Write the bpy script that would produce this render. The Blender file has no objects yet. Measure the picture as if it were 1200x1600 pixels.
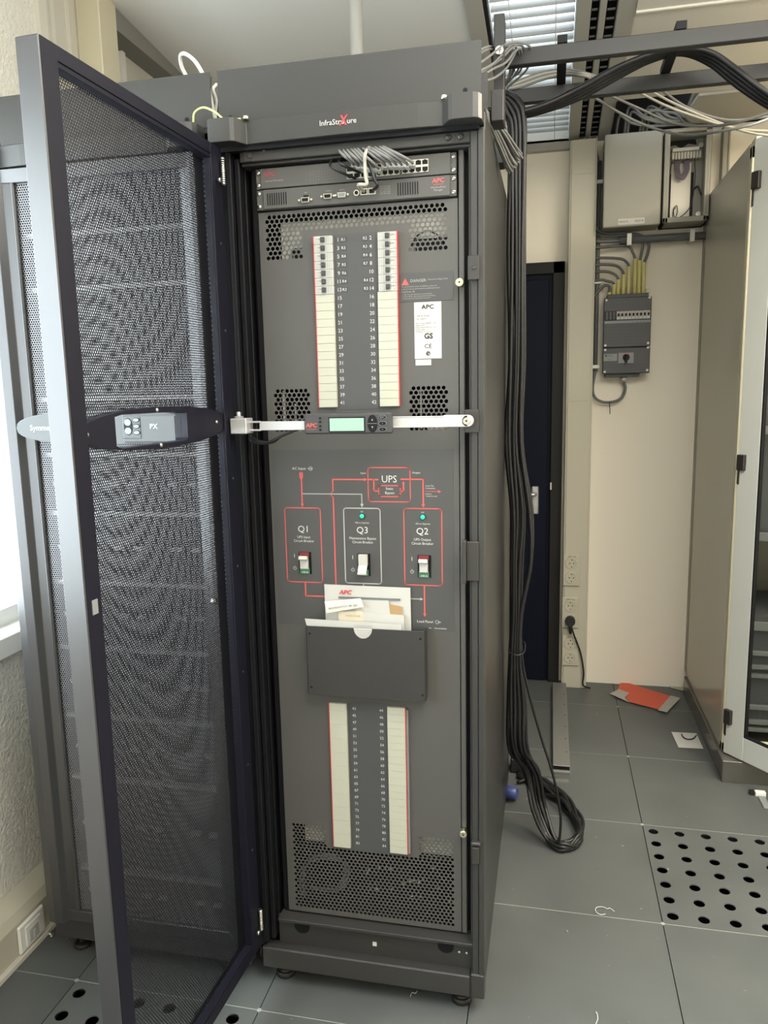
import bpy, math, random
from mathutils import Vector, Matrix
random.seed(7)
PI = math.pi
SC = bpy.context.scene
COL = SC.collection

# ---------------------------------------------------------------- camera
CP = Vector((0.73749, -1.61736, 1.48140))
YAW, PITCH, ROLL, FPX = 0.21807, -0.15635, -0.02087, 1184.49
_cy, _sy, _cp, _sp = math.cos(YAW), math.sin(YAW), math.cos(PITCH), math.sin(PITCH)
FW = Vector((-_sy*_cp, _cy*_cp, _sp))
_r = Vector((_cy, _sy, 0)); _u = _r.cross(FW)
RT = _r*math.cos(ROLL) + _u*math.sin(ROLL)
UP = -_r*math.sin(ROLL) + _u*math.cos(ROLL)
cam_d = bpy.data.cameras.new('camera'); cam = bpy.data.objects.new('camera', cam_d); COL.objects.link(cam)
cam_d.sensor_fit = 'VERTICAL'; cam_d.sensor_height = 36; cam_d.sensor_width = 27
cam_d.lens = 36*FPX/1600; cam_d.clip_start = .02
M = Matrix((RT, UP, -FW)).transposed().to_4x4(); M.translation = CP
cam.matrix_world = M
SC.camera = cam

def on(u, v, ax, val):
    """the point of the plane ax = val seen at image position (u, v) of the 1200x1600 photograph"""
    d = FW + RT*((u-600)/FPX) - UP*((v-800)/FPX)
    i = 'xyz'.index(ax); t = (val-CP[i])/d[i]
    return CP + d*t

# ---------------------------------------------------------------- light
SC.view_settings.view_transform = 'Standard'; SC.view_settings.look = 'None'
SC.view_settings.gamma = 1; SC.view_settings.exposure = 0.62
SC.view_settings.use_curve_mapping = False
W = bpy.data.worlds.new('daylight'); SC.world = W; W.use_nodes = True
bg = W.node_tree.nodes['Background']; bg.inputs[0].default_value = (.86, .93, 1, 1); bg.inputs[1].default_value = 2.0

def area(name, loc, rot, sx, sy, power, col):
    l = bpy.data.lights.new(name, 'AREA'); l.shape = 'RECTANGLE'; l.size = sx; l.size_y = sy
    l.energy = power; l.color = col
    o = bpy.data.objects.new(name, l); COL.objects.link(o); o.location = loc; o.rotation_euler = rot
    return o
area('window_daylight', (-1.0, -.97, 1.55), (0, -PI/2, 0), 1.5, 2.95, 115, (.86, .93, 1))
area('ceiling_lamp', (2.0, .6, 2.52), (0, 0, 0), .7, 1.2, 60, (1, .90, .74))
area('skylight_daylight', (.66, 1.25, 3.25), (0, 0, 0), .9, 2.4, 3, (.95, .97, 1))
area('ceiling_fill', (1.2, -1.2, 2.15), (PI, 0, 0), 1.4, 1.8, 52, (1, .975, .92))  # unseen upward fill added to brighten ceiling and upper walls, no fixture hangs here
area('ceiling_lamp', (1.3, -1.0, 2.60), (0, 0, 0), 1.0, 1.4, 26, (1, .95, .88))

# ---------------------------------------------------------------- materials
def mat(name, col, rough=.5, metal=0, spec=.5, bump=0, bscale=60, var=0, vscale=6, emit=None, estr=0, bdist=.002):
    m = bpy.data.materials.new(name); m.use_nodes = True
    nt = m.node_tree; b = nt.nodes['Principled BSDF']
    b.inputs['Base Color'].default_value = (*col, 1); b.inputs['Roughness'].default_value = rough
    b.inputs['Metallic'].default_value = metal; b.inputs['Specular IOR Level'].default_value = spec
    if bump or var:
        tc = nt.nodes.new('ShaderNodeTexCoord')
    if bump:
        n = nt.nodes.new('ShaderNodeTexNoise'); n.inputs['Scale'].default_value = bscale; n.inputs['Detail'].default_value = 4
        nt.links.new(tc.outputs['Object'], n.inputs['Vector'])
        bp = nt.nodes.new('ShaderNodeBump'); bp.inputs['Strength'].default_value = bump; bp.inputs['Distance'].default_value = bdist
        nt.links.new(n.outputs[0], bp.inputs['Height']); nt.links.new(bp.outputs[0], b.inputs['Normal'])
    if var:
        n = nt.nodes.new('ShaderNodeTexNoise'); n.inputs['Scale'].default_value = vscale; n.inputs['Detail'].default_value = 5
        nt.links.new(tc.outputs['Object'], n.inputs['Vector'])
        mx = nt.nodes.new('ShaderNodeMix'); mx.data_type = 'RGBA'
        mx.inputs['A'].default_value = (*[c*(1-var) for c in col], 1); mx.inputs['B'].default_value = (*[min(1, c*(1+var)) for c in col], 1)
        nt.links.new(n.outputs[0], mx.inputs['Factor']); nt.links.new(mx.outputs['Result'], b.inputs['Base Color'])
    if emit:
        b.inputs['Emission Color'].default_value = (*emit, 1); b.inputs['Emission Strength'].default_value = estr
    return m

def mesh_mat(name, col, ax, pitch=.0060, rad=.00225, rough=.45):
    """perforated sheet: hexagonal pattern of round holes on object axes ax (two letters)"""
    m = bpy.data.materials.new(name); m.use_nodes = True
    nt = m.node_tree; N = nt.nodes; L = nt.links; b = N['Principled BSDF']
    b.inputs['Base Color'].default_value = (*col, 1); b.inputs['Roughness'].default_value = rough
    tc = N.new('ShaderNodeTexCoord'); sp = N.new('ShaderNodeSeparateXYZ'); L.new(tc.outputs['Object'], sp.inputs[0])
    def mth(op, a, bb=None):
        n = N.new('ShaderNodeMath'); n.operation = op
        for i, v in enumerate((a, bb)):
            if v is None: continue
            if isinstance(v, (int, float)): n.inputs[i].default_value = v
            else: L.new(v, n.inputs[i])
        return n.outputs[0]
    u = mth('ADD', sp.outputs['XYZ'.index(ax[0])], 10.0); v = mth('ADD', sp.outputs['XYZ'.index(ax[1])], 10.0)
    q = pitch*math.sqrt(3)
    def dist(ou, ov):
        a = mth('SUBTRACT', mth('MODULO', mth('ADD', u, ou), pitch), pitch/2)
        c = mth('SUBTRACT', mth('MODULO', mth('ADD', v, ov), q), q/2)
        return mth('SQRT', mth('ADD', mth('MULTIPLY', a, a), mth('MULTIPLY', c, c)))
    d = mth('MINIMUM', dist(0, 0), dist(pitch/2, q/2))
    hole = mth('GREATER_THAN', d, rad)
    L.new(hole, b.inputs['Alpha'])
    return m

DG = (.050, .049, .046)
M_rack = mat('powder_coat_charcoal', (.038, .0375, .036), .38, bump=.06, bscale=900, bdist=.0004)
M_side = mat('side_panel_paint', (.026, .026, .025), .36, bump=.05, bscale=700, bdist=.0004)
M_black = mat('black_paint', (.008, .008, .010), .5, spec=.2)
M_navyframe = mat('door_inner_black', (.007, .007, .014), .5, spec=.22)
M_panel = mat('panel_charcoal', (.084, .081, .076), .5, bump=.05, bscale=900, bdist=.0003)
M_mimic = mat('mimic_film_grey', (.070, .070, .070), .40)
M_centre = mat('strip_grey', (.070, .072, .075), .4)
M_rackgrey = mat('door_paint_grey', (.034, .034, .038), .36, spec=1.0)
M_white_ink = mat('white_ink', (.62, .62, .60), .6)
M_dim_ink = mat('grey_ink', (.32, .32, .31), .6)
M_red_ink = mat('red_ink', (.60, .10, .09), .5)
M_logo_red = mat('logo_red', (.62, .05, .07), .5)
M_dimred = mat('logo_dim_red', (.33, .04, .05), .5)
M_black_ink = mat('black_ink', (.03, .03, .03), .6)
M_blue_ink = mat('grey_print', (.25, .25, .27), .7)
M_cream = mat('breaker_cream', (.47, .47, .385), .5)
M_brk = mat('breaker_white', (.50, .50, .46), .45)
M_redstrip = mat('red_edge', (.55, .06, .06), .5)
M_greymod = mat('breaker_grey_lever', (.05, .055, .055), .4)
M_steel = mat('steel', (.62, .61, .58), .32, 1)
M_alu = mat('aluminium_bar', (.58, .58, .585), .42, .6)
M_brass = mat('brass_screw', (.85, .80, .62), .3, 1)
M_zinc = mat('zinc_sheet', (.60, .58, .52), .5, .3)
M_lcd = mat('lcd_green', (.33, .52, .42), .25)
M_disp = mat('display_plastic', (.055, .056, .058), .4)
M_lgrey = mat('light_grey_plastic', (.21, .22, .225), .4)
M_silver = mat('silver_plate', (.135, .142, .146), .65, spec=.2)
M_pxgrey = mat('panel_light_grey', (.115, .12, .123), .55, spec=.3)
M_green = mat('green_lamp', (.02, .33, .22), .15, emit=(.05, .6, .42), estr=.5)
M_greenlab = mat('green_label', (.06, .20, .10), .5)
M_darkred = mat('dark_red', (.18, .02, .02), .5)
M_paper = mat('paper_white', (.55, .54, .505), .8, var=.04, vscale=20)
M_kraft = mat('kraft_brown', (.42, .27, .13), .8)
M_cab_grey = mat('grey_data_cable', (.17, .17, .165), .45)
M_cab_lt = mat('light_cable', (.42, .40, .33), .45)
M_cab_blk = mat('black_cable', (.009, .009, .010), .42)
M_cab_white = mat('white_cable', (.60, .60, .57), .4)
M_port = mat('port_shield', (.62, .61, .52), .4, .3)
M_rubber = mat('black_rubber', (.012, .012, .012), .5)
M_wall = mat('wall_paint', (.86, .795, .67), .75, bump=.05, bscale=120)
M_stucco = mat('stucco', (.74, .71, .64), .9, bump=1.0, bscale=95, bdist=.006, var=.05, vscale=60)
M_ceil = mat('ceiling_paint', (.76, .76, .73), .8)
M_trunk = mat('trunking_cream', (.50, .47, .375), .38)
M_trunkw = mat('wall_duct', (.58, .55, .48), .45)
M_trim = mat('grey_trim', (.36, .35, .31), .55)
M_white = mat('white_plastic', (.76, .75, .70), .4)
M_blind = mat('blind_slat', (.50, .505, .50), .5, bump=.25, bscale=4)
M_doornavy = mat('door_navy', (.004, .006, .015), .55, spec=.15)
M_doorframe = mat('door_frame_black', (.016, .016, .015), .55, spec=.25)
M_box = mat('box_beige', (.33, .315, .26), .55)
M_boxin = mat('box_inside', (.27, .26, .215), .5)
M_plate = mat('plate_galvanised', (.62, .59, .50), .5, .2)
M_conduit = mat('conduit_grey', (.12, .125, .125), .5)
M_dist = mat('board_dark', (.047, .05, .052), .45)
M_sleeve = mat('sleeve_yellow', (.62, .56, .22), .5)
M_cabside = mat('cabinet_side', (.46, .44, .37), .26)
M_cabedge = mat('cabinet_edge', (.62, .59, .45), .45)
M_cabdoor = mat('cabinet_door_white', (.56, .58, .55), .4)
M_base = mat('cabinet_base', (.085, .083, .075), .22)
M_brown = mat('hinge_brown', (.022, .018, .017), .45)
M_orange = mat('orange_card', (.66, .11, .055), .6)
M_tape = mat('grey_tape', (.42, .41, .37), .6, var=.15, vscale=30)
M_blue = mat('blue_plug', (.04, .06, .20), .4)
M_gnyel = mat('green_yellow_wire', (.55, .60, .22), .45)
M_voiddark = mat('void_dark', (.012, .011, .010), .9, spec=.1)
M_sky = None

def floor_mat():
    m = mat('floor_tile_grey', (.115, .122, .118), .42)
    nt = m.node_tree; N = nt.nodes; L = nt.links; b = N['Principled BSDF']
    tc = N.new('ShaderNodeTexCoord')
    n = N.new('ShaderNodeTexNoise'); n.inputs['Scale'].default_value = 3.5; n.inputs['Detail'].default_value = 6
    L.new(tc.outputs['Object'], n.inputs['Vector'])
    r = N.new('ShaderNodeValToRGB'); r.color_ramp.elements[0].position = .3; r.color_ramp.elements[1].position = .75
    r.color_ramp.elements[0].color = (.078, .085, .084, 1); r.color_ramp.elements[1].color = (.102, .110, .107, 1)
    L.new(n.outputs[0], r.inputs[0])
    n2 = N.new('ShaderNodeTexNoise'); n2.inputs['Scale'].default_value = 38; n2.inputs['Detail'].default_value = 2
    L.new(tc.outputs['Object'], n2.inputs['Vector'])
    r2 = N.new('ShaderNodeValToRGB'); r2.color_ramp.elements[0].position = .74; r2.color_ramp.elements[1].position = .78
    r2.color_ramp.elements[0].color = (0, 0, 0, 1); r2.color_ramp.elements[1].color = (1, 1, 1, 1)
    L.new(n2.outputs[0], r2.inputs[0])
    mx = N.new('ShaderNodeMix'); mx.data_type = 'RGBA'; mx.inputs['B'].default_value = (.28, .28, .26, 1)
    L.new(r2.outputs[0], mx.inputs['Factor']); L.new(r.outputs[0], mx.inputs['A']); L.new(mx.outputs['Result'], b.inputs['Base Color'])
    rr = N.new('ShaderNodeMapRange'); rr.inputs['To Min'].default_value = .33; rr.inputs['To Max'].default_value = .52
    L.new(n.outputs[0], rr.inputs[0]); L.new(rr.outputs[0], b.inputs['Roughness'])
    return m
M_floor = floor_mat()
M_void = mat('under_floor', (.004, .004, .004), .9, spec=.1)
M_joint = mat('joint_dark', (.02, .02, .02), .8)
M_jointlt = mat('joint_light', (.30, .31, .29), .6)
M_glass = bpy.data.materials.new('glass'); M_glass.use_nodes = True
_nt = M_glass.node_tree; _nt.nodes.clear()
_o = _nt.nodes.new('ShaderNodeOutputMaterial'); _t = _nt.nodes.new('ShaderNodeBsdfTransparent'); _g = _nt.nodes.new('ShaderNodeBsdfGlossy')
_g.inputs['Roughness'].default_value = .02; _x = _nt.nodes.new('ShaderNodeMixShader'); _f = _nt.nodes.new('ShaderNodeFresnel'); _f.inputs[0].default_value = 1.45
_t.inputs[0].default_value = (.92, .94, .93, 1)
_gm = _nt.nodes.new('ShaderNodeNewGeometry'); _mm = _nt.nodes.new('ShaderNodeMath'); _mm.operation = 'SUBTRACT'; _mm.inputs[0].default_value = 1
_nt.links.new(_gm.outputs['Backfacing'], _mm.inputs[1]); _m2 = _nt.nodes.new('ShaderNodeMath'); _m2.operation = 'MULTIPLY'
_nt.links.new(_f.outputs[0], _m2.inputs[0]); _nt.links.new(_mm.outputs[0], _m2.inputs[1])
_nt.links.new(_m2.outputs[0], _x.inputs[0]); _nt.links.new(_t.outputs[0], _x.inputs[1]); _nt.links.new(_g.outputs[0], _x.inputs[2]); _nt.links.new(_x.outputs[0], _o.inputs[0])
_bn = _nt  # glass done

# ---------------------------------------------------------------- mesh builder
class MB:
    def __init__(s): s.v = []; s.f = []; s.mi = []; s.m = 0; s.sm = []; s.smooth = False
    def face(s, idx): s.f.append(tuple(idx)); s.mi.append(s.m); s.sm.append(s.smooth)
    def add(s, vs, fs):
        o = len(s.v); s.v += [tuple(p) for p in vs]
        for f in fs: s.face([o+i for i in f])
    def box(s, x0, x1, y0, y1, z0, z1):
        if x0 > x1: x0, x1 = x1, x0
        if y0 > y1: y0, y1 = y1, y0
        if z0 > z1: z0, z1 = z1, z0
        s.add([(x0,y0,z0),(x1,y0,z0),(x1,y1,z0),(x0,y1,z0),(x0,y0,z1),(x1,y0,z1),(x1,y1,z1),(x0,y1,z1)],
              [(0,3,2,1),(4,5,6,7),(0,1,5,4),(1,2,6,5),(2,3,7,6),(3,0,4,7)]); return s
    def obox(s, c, ax, ay, az):
        """oriented box: corner c and three edge vectors"""
        c = Vector(c); ax, ay, az = Vector(ax), Vector(ay), Vector(az)
        P = [c, c+ax, c+ax+ay, c+ay]; P += [p+az for p in P]
        s.add(P, [(0,3,2,1),(4,5,6,7),(0,1,5,4),(1,2,6,5),(2,3,7,6),(3,0,4,7)]); return s
    def cyl(s, p0, p1, r, n=16, r1=None, caps=True):
        p0, p1 = Vector(p0), Vector(p1); d = (p1-p0).normalized()
        a = d.orthogonal().normalized(); b = d.cross(a); r1 = r if r1 is None else r1
        o = len(s.v)
        for p, rr in ((p0, r), (p1, r1)):
            for i in range(n):
                t = 2*PI*i/n; s.v.append(tuple(p+(a*math.cos(t)+b*math.sin(t))*rr))
        sm = s.smooth; s.smooth = True
        for i in range(n): s.face((o+i, o+(i+1) % n, o+n+(i+1) % n, o+n+i))
        s.smooth = False
        if caps: s.face([o+i for i in range(n)][::-1]); s.face([o+n+i for i in range(n)])
        s.smooth = sm; return s
    def tube(s, pts, r, n=8, sub=6):
        P = [Vector(p) for p in pts]
        if len(P) > 2 and sub > 1:
            Q = []
            E = [P[0]*2-P[1]]+P+[P[-1]*2-P[-2]]
            for i in range(1, len(E)-2):
                for k in range(sub):
                    t = k/sub; a, b, c, d = E[i-1:i+3]
                    Q.append(.5*((2*b)+(c-a)*t+(2*a-5*b+4*c-d)*t*t+(3*b-a-3*c+d)*t*t*t))
            Q.append(P[-1]); P = Q
        o = len(s.v); nrm = None
        for i, p in enumerate(P):
            d = (P[min(i+1, len(P)-1)]-P[max(i-1, 0)])
            if d.length < 1e-9: d = Vector((0, 0, 1))
            d.normalize()
            nrm = d.orthogonal().normalized() if nrm is None else (nrm-d*nrm.dot(d))
            if nrm.length < 1e-6: nrm = d.orthogonal()
            nrm.normalize(); b = d.cross(nrm)
            for k in range(n):
                t = 2*PI*k/n; s.v.append(tuple(p+(nrm*math.cos(t)+b*math.sin(t))*r))
        s.smooth = True
        for i in range(len(P)-1):
            for k in range(n): s.face((o+i*n+k, o+i*n+(k+1) % n, o+(i+1)*n+(k+1) % n, o+(i+1)*n+k))
        s.smooth = False
        s.face([o+k for k in range(n)][::-1]); s.face([o+(len(P)-1)*n+k for k in range(n)]); return s
    def prism(s, prof, ax, a, b):
        """closed outline extruded along ax from a to b; prof gives the two other coordinates in xyz order"""
        def pt(p, c):
            return {'x': (c, p[0], p[1]), 'y': (p[0], c, p[1]), 'z': (p[0], p[1], c)}[ax]
        n = len(prof); o = len(s.v)
        s.v += [pt(p, a) for p in prof]+[pt(p, b) for p in prof]
        for i in range(n): s.face((o+i, o+(i+1) % n, o+n+(i+1) % n, o+n+i))
        s.face([o+i for i in range(n)][::-1]); s.face([o+n+i for i in range(n)]); return s
    def dome(s, c, r, d, flat=.5, n=14):
        c = Vector(c); d = Vector(d).normalized(); a = d.orthogonal().normalized(); b = d.cross(a); o = len(s.v); K = 4
        for k in range(K):
            th = k/K*PI/2
            for i in range(n):
                t = 2*PI*i/n; s.v.append(tuple(c+(a*math.cos(t)+b*math.sin(t))*r*math.cos(th)+d*r*flat*math.sin(th)))
        s.v.append(tuple(c+d*r*flat)); s.smooth = True
        for k in range(K-1):
            for i in range(n): s.face((o+k*n+i, o+k*n+(i+1) % n, o+(k+1)*n+(i+1) % n, o+(k+1)*n+i))
        for i in range(n): s.face((o+(K-1)*n+i, o+(K-1)*n+(i+1) % n, o+K*n))
        s.smooth = False; s.face([o+i for i in range(n)][::-1]); return s
    def holes(s, x0, x1, z0, z1, y, th, pw=.0112, ph=.0097, r=.0043, n=10):
        """rows of round holes in a sheet, staggered; real openings with wall thickness"""
        nc = max(1, round((x1-x0)/pw)); nr = max(1, round((z1-z0)/ph)); w = (x1-x0)/nc; h = (z1-z0)/nr
        for j in range(nr):
            za, zb = z0+j*h, z0+(j+1)*h
            off = w/2 if j % 2 else 0
            cells = nc-(1 if j % 2 else 0)
            if off:
                s.add([(x0,y,za),(x0+off,y,za),(x0+off,y,zb),(x0,y,zb)], [(0,1,2,3)])
                s.add([(x1-off,y,za),(x1,y,za),(x1,y,zb),(x1-off,y,zb)], [(0,1,2,3)])
            for i in range(cells):
                cx, cz = x0+off+(i+.5)*w, (za+zb)/2; o = len(s.v)
                for k in range(n):
                    t = 2*PI*(k+.5)/n; c, sn = math.cos(t), math.sin(t)
                    m = min((w/2)/max(abs(c), 1e-9), (h/2)/max(abs(sn), 1e-9))
                    s.v.append((cx+c*m, y, cz+sn*m))
                for yy in (y, y+th):
                    for k in range(n):
                        t = 2*PI*(k+.5)/n; s.v.append((cx+r*math.cos(t), yy, cz+r*math.sin(t)))
                cor = {}
                for k in range(n):
                    k2 = (k+1) % n
                    s.face((o+k, o+k2, o+n+k2, o+n+k)); s.face((o+n+k, o+n+k2, o+2*n+k2, o+2*n+k))
                    t1, t2 = 2*PI*(k+.5)/n, 2*PI*(k+1.5)/n
                    for sx, sz in ((1,1),(-1,1),(-1,-1),(1,-1)):
                        a = math.atan2(sz*h/2, sx*w/2) % (2*PI)
                        a1, a2 = t1 % (2*PI), t2 % (2*PI)
                        if (a1 < a < a2) or (a1 > a2 and (a > a1 or a < a2)):
                            q = len(s.v); s.v.append((cx+sx*w/2, y, cz+sz*h/2)); s.face((o+k, q, o+k2))
        return s
    def text(s, t, x, z, size, y, align='CENTER', frame=None, shear=0, bold=0, sx=1):
        """lettering lying on the plane y (facing -y) or on a frame (origin, right, up)"""
        key = (t, align, shear, bold)
        if key not in TXT:
            c = bpy.data.curves.new('lettering', 'FONT'); c.body = t; c.align_x = align; c.align_y = 'CENTER'; c.size = 1
            c.shear = shear; c.offset = bold; c.resolution_u = 2
            o = bpy.data.objects.new('lettering', c); COL.objects.link(o)
            dg = bpy.context.evaluated_depsgraph_get(); me = bpy.data.meshes.new_from_object(o.evaluated_get(dg))
            TXT[key] = ([tuple(v.co) for v in me.vertices], [tuple(p.vertices) for p in me.polygons])
            bpy.data.objects.remove(o); bpy.data.curves.remove(c); bpy.data.meshes.remove(me)
        vs, fs = TXT[key]
        if frame:
            O, R_, U_ = (Vector(q) for q in frame)
            s.add([O+R_*(p[0]*size*sx)+U_*(p[1]*size) for p in vs], fs)
        else: s.add([(x+p[0]*size*sx, y, z+p[1]*size) for p in vs], fs)
        return s
TXT = {}
ROOT = {}
def finish(o, mats, bevel=0, segs=1):
    me = o.data
    for m in mats: me.materials.append(m)
    if bevel:
        b = o.modifiers.new('bevel', 'BEVEL'); b.width = bevel; b.segments = segs; b.limit_method = 'ANGLE'; b.angle_limit = math.radians(40)
def mkmesh(name, mb, loc=(0, 0, 0)):
    me = bpy.data.meshes.new(name); L = Vector(loc)
    me.from_pydata([tuple(Vector(p)-L) for p in mb.v], [], mb.f)
    me.polygons.foreach_set('material_index', mb.mi); me.polygons.foreach_set('use_smooth', mb.sm); me.update()
    return me
def part(name, mb, mats, parent, bevel=0, label=None, kind=None):
    if not isinstance(mats, (list, tuple)): mats = [mats]
    loc = ROOT[parent.name]
    o = bpy.data.objects.new(name, mkmesh(name, mb, loc)); COL.objects.link(o); o.parent = parent
    ROOT[o.name] = loc; finish(o, mats, bevel)
    if label: o['label'] = label
    if kind: o['kind'] = kind
    return o
def thing(name, label, cat, loc=(0, 0, 0), group=None):
    o = bpy.data.objects.new(name, None); COL.objects.link(o); o.location = loc; o.empty_display_size = .05
    ROOT[o.name] = Vector(loc); o['label'] = label; o['category'] = cat
    if group: o['group'] = group
    return o
def solo(name, mb, mats, label, cat, loc=None, group=None, bevel=0, kind=None):
    if not isinstance(mats, (list, tuple)): mats = [mats]
    if loc is None:
        n = len(mb.v); loc = (sum(p[0] for p in mb.v)/n, sum(p[1] for p in mb.v)/n, min(p[2] for p in mb.v))
    o = bpy.data.objects.new(name, mkmesh(name, mb, loc)); COL.objects.link(o); o.location = loc
    ROOT[o.name] = Vector(loc); finish(o, mats, bevel); o['label'] = label; o['category'] = cat
    if group: o['group'] = group
    if kind: o['kind'] = kind
    return o
def struct(name, mb, mats, bevel=0, parent=None):
    if not isinstance(mats, (list, tuple)): mats = [mats]
    if parent: return part(name, mb, mats, parent, bevel)
    o = bpy.data.objects.new(name, mkmesh(name, mb)); COL.objects.link(o); ROOT[o.name] = Vector((0, 0, 0)); finish(o, mats, bevel)
    o['kind'] = 'structure'; return o
def copy_thing(src, dloc, label=None):
    def cp(o, par):
        c = o.copy(); COL.objects.link(c); c.parent = par
        for ch in [k for k in KIDS.get(o.name, [])]: cp(ch, c)
        return c
    KIDS = {}
    for o in COL.objects:
        if o.parent: KIDS.setdefault(o.parent.name, []).append(o)
    c = cp(src, None); c.location = Vector(src.location)+Vector(dloc)
    if label: c['label'] = label
    return c

# ================================================================= ROOM
T = .5; TX, TY = 1.061, .411            # floor tile size and one tile corner
XL, XR, YB, YF = -.70, 3.3, 2.20, -3.4
def ceil_z(y): return 2.60+.07*(2.2-y)
# floor: 2.5 cm thick tiles with thin joints, two tiles left out for the perforated ones
perf = [(0, 0), (-3, -2)]
fl = MB()
nx0, nx1 = int((XL-TX)//T), int((XR-TX)//T)+1
ny0, ny1 = int((YF-TY)//T), int((YB-TY)//T)+1
g = .0013
for i in range(nx0, nx1):
    for j in range(ny0, ny1):
        if (i, j) in perf: continue
        x0, x1, y0, y1 = TX+i*T, TX+(i+1)*T, TY+j*T, TY+(j+1)*T
        x0, x1, y0, y1 = max(x0, XL), min(x1, XR), max(y0, YF), min(y1, YB)
        if x1-x0 < .01 or y1-y0 < .01: continue
        fl.m = 0; fl.box(x0+g, x1-g, y0+g, y1-g, -.03, 0)
fl.m = 1
fl.box(XL, XR, YF, YB, -.36, -.33)
fl.m = 2
for j in range(ny0+1, ny1):             # light edge strips in the cross joints
    y = TY+j*T
    if j in (0,): segs = [(XL, XR)]
    else: segs = [(XL, XR)]
    for a, b_ in segs: fl.box(a, b_, y-g, y+g, -.004, -.0004)
fl.m = 1
for i in range(nx0+1, nx1):
    x = TX+i*T; fl.box(x-g, x+g, YF, YB, -.012, -.006)
fl.m = 2
for i in range(nx0+1, nx1):
    for j in range(ny0+1, ny1):
        x, y = TX+i*T, TY+j*T
        fl.cyl((x, y, -.004), (x, y, .0005), .006, 8)
fl.m = 3; fl.box(XL-.1, XR+.1, YF-.1, YB+.1, -.40, -.36)
for a_ in ((XL-.1, XL, YF, YB), (XR, XR+.1, YF, YB), (XL-.1, XR+.1, YF-.1, YF), (XL-.1, XR+.1, YB, YB+.1)): fl.box(*a_, -.40, -.0005)
struct('floor', fl, [M_floor, M_void, M_jointlt, M_void])
# left wall with a window opening
WY0, WY1, WZ0, WZ1 = -2.4, .42, .86, 2.22
wl = MB()
wl.box(XL-.12, XL, YF, WY0, 0, 2.9); wl.box(XL-.12, XL, WY1, .46, 0, 2.9)
wl.box(XL-.12, XL, WY0, WY1, 0, WZ0); wl.box(XL-.12, XL, WY0, WY1, WZ1, 2.9)
struct('wall_left', wl, M_stucco)
wl = MB(); wl.box(XL-.12, XL, .46, YB+.1, 0, 2.9); struct('wall_left_rear', wl, M_trunkw)
w = MB(); w.box(XL-.09, XL-.04, WY0, WY0+.05, WZ0, WZ1); w.box(XL-.09, XL-.04, WY1-.05, WY1, WZ0, WZ1)
w.box(XL-.09, XL-.04, WY0, WY1, WZ0, WZ0+.05); w.box(XL-.09, XL-.04, WY0, WY1, WZ1-.05, WZ1)
w.box(XL-.09, XL-.04, -1.13, -1.07, WZ0, WZ1)
win = struct('window_1', w, M_white)
w = MB(); w.box(XL-.068, XL-.064, WY0+.04, WY1-.04, WZ0+.04, WZ1-.04); struct('window_pane', w, M_glass, parent=win)
w = MB(); w.box(XL-.12, XL+.035, WY0-.05, .45, WZ0-.055, WZ0+.004); struct('window_sill', w, M_white, bevel=.004, parent=win)
w = MB(); w.box(-4.0, -3.9, -6, 6, -2, 1.2)
# trims and column on the left wall
w = MB(); w.box(XL, XL+.014, .455, .49, 0, 2.76); w.box(XL, XL+.008, .517, .535, 0, 2.76); w.box(XL, XL+.006, .60, .612, 0, 2.76)
struct('trim_1', w, mat('window_column_white', (.66, .63, .55), .5))
w = MB(); w.box(XL, XL+.08, .655, .755, 0, ceil_z(.7)+.005); struct('trim_2', w, mat('column_cream', (.62, .57, .42), .5), bevel=.003)
w = MB(); w.box(XL, XL+.012, .895, .915, 0, 2.7); struct('trim_3', w, M_white)
w = MB(); w.box(XL, XL+.075, .70, YB, 2.635, 2.75); struct('trim_4', w, mat('beam_shaded', (.22, .215, .20), .8))  # beam under the ceiling, its shade put into the dark colour
# low wall duct along the left wall
w = MB()
w.prism([(XL, .012), (-.631, .012), (-.631, .105), (-.645, .128), (XL, .150)], 'y', YF, .60)
w.m = 1; w.box(XL, -.618, YF, .60, 0, .016)
struct('baseboard_left', w, [M_trunk, M_trunkw], bevel=.002)
# back wall, right wall, front wall
w = MB(); w.box(XL, XR, YB, YB+.1, 0, 2.62); struct('wall_back', w, M_wall)
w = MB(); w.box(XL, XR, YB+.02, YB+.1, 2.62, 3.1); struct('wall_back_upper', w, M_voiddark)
w = MB(); w.box(XR, XR+.1, YF, YB+.1, 0, 2.95); struct('wall_right', w, M_wall)
w = MB(); w.box(XL-.1, XR+.1, YF-.1, YF, 0, 3.05); struct('wall_front', w, M_wall)
# ceiling, slightly sloped, with a skylight slot and an open void at the far right
def slab(mb, x0, x1, y0, y1, t=.03, dz=0):
    a, b_ = ceil_z(y0)+dz, ceil_z(y1)+dz
    mb.add([(x0,y0,a),(x1,y0,a),(x1,y1,b_),(x0,y1,b_),(x0,y0,a+t),(x1,y0,a+t),(x1,y1,b_+t),(x0,y1,b_+t)],
           [(0,3,2,1),(4,5,6,7),(0,1,5,4),(1,2,6,5),(2,3,7,6),(3,0,4,7)])
w = MB()
SX0, SX1, SY0 = .523, .800, .30
slab(w, XL, SX0, YF, YB); slab(w, SX0, SX1, YF, SY0); slab(w, SX1, XR, YF, SY0)
struct('ceiling', w, M_ceil)
w = MB(); slab(w, SX1, .985, SY0, YB, dz=.045)
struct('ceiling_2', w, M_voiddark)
w = MB()
slab(w, .985, XR, SY0, 1.13, dz=-.012, t=.012); slab(w, .985, XR, 1.13, 1.80, dz=0)
slab(w, 1.30, XR, 1.80, YB, dz=.06)
struct('ceiling_3', w, mat('ceiling_tile_cream', (.60, .57, .50), .75))
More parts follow.
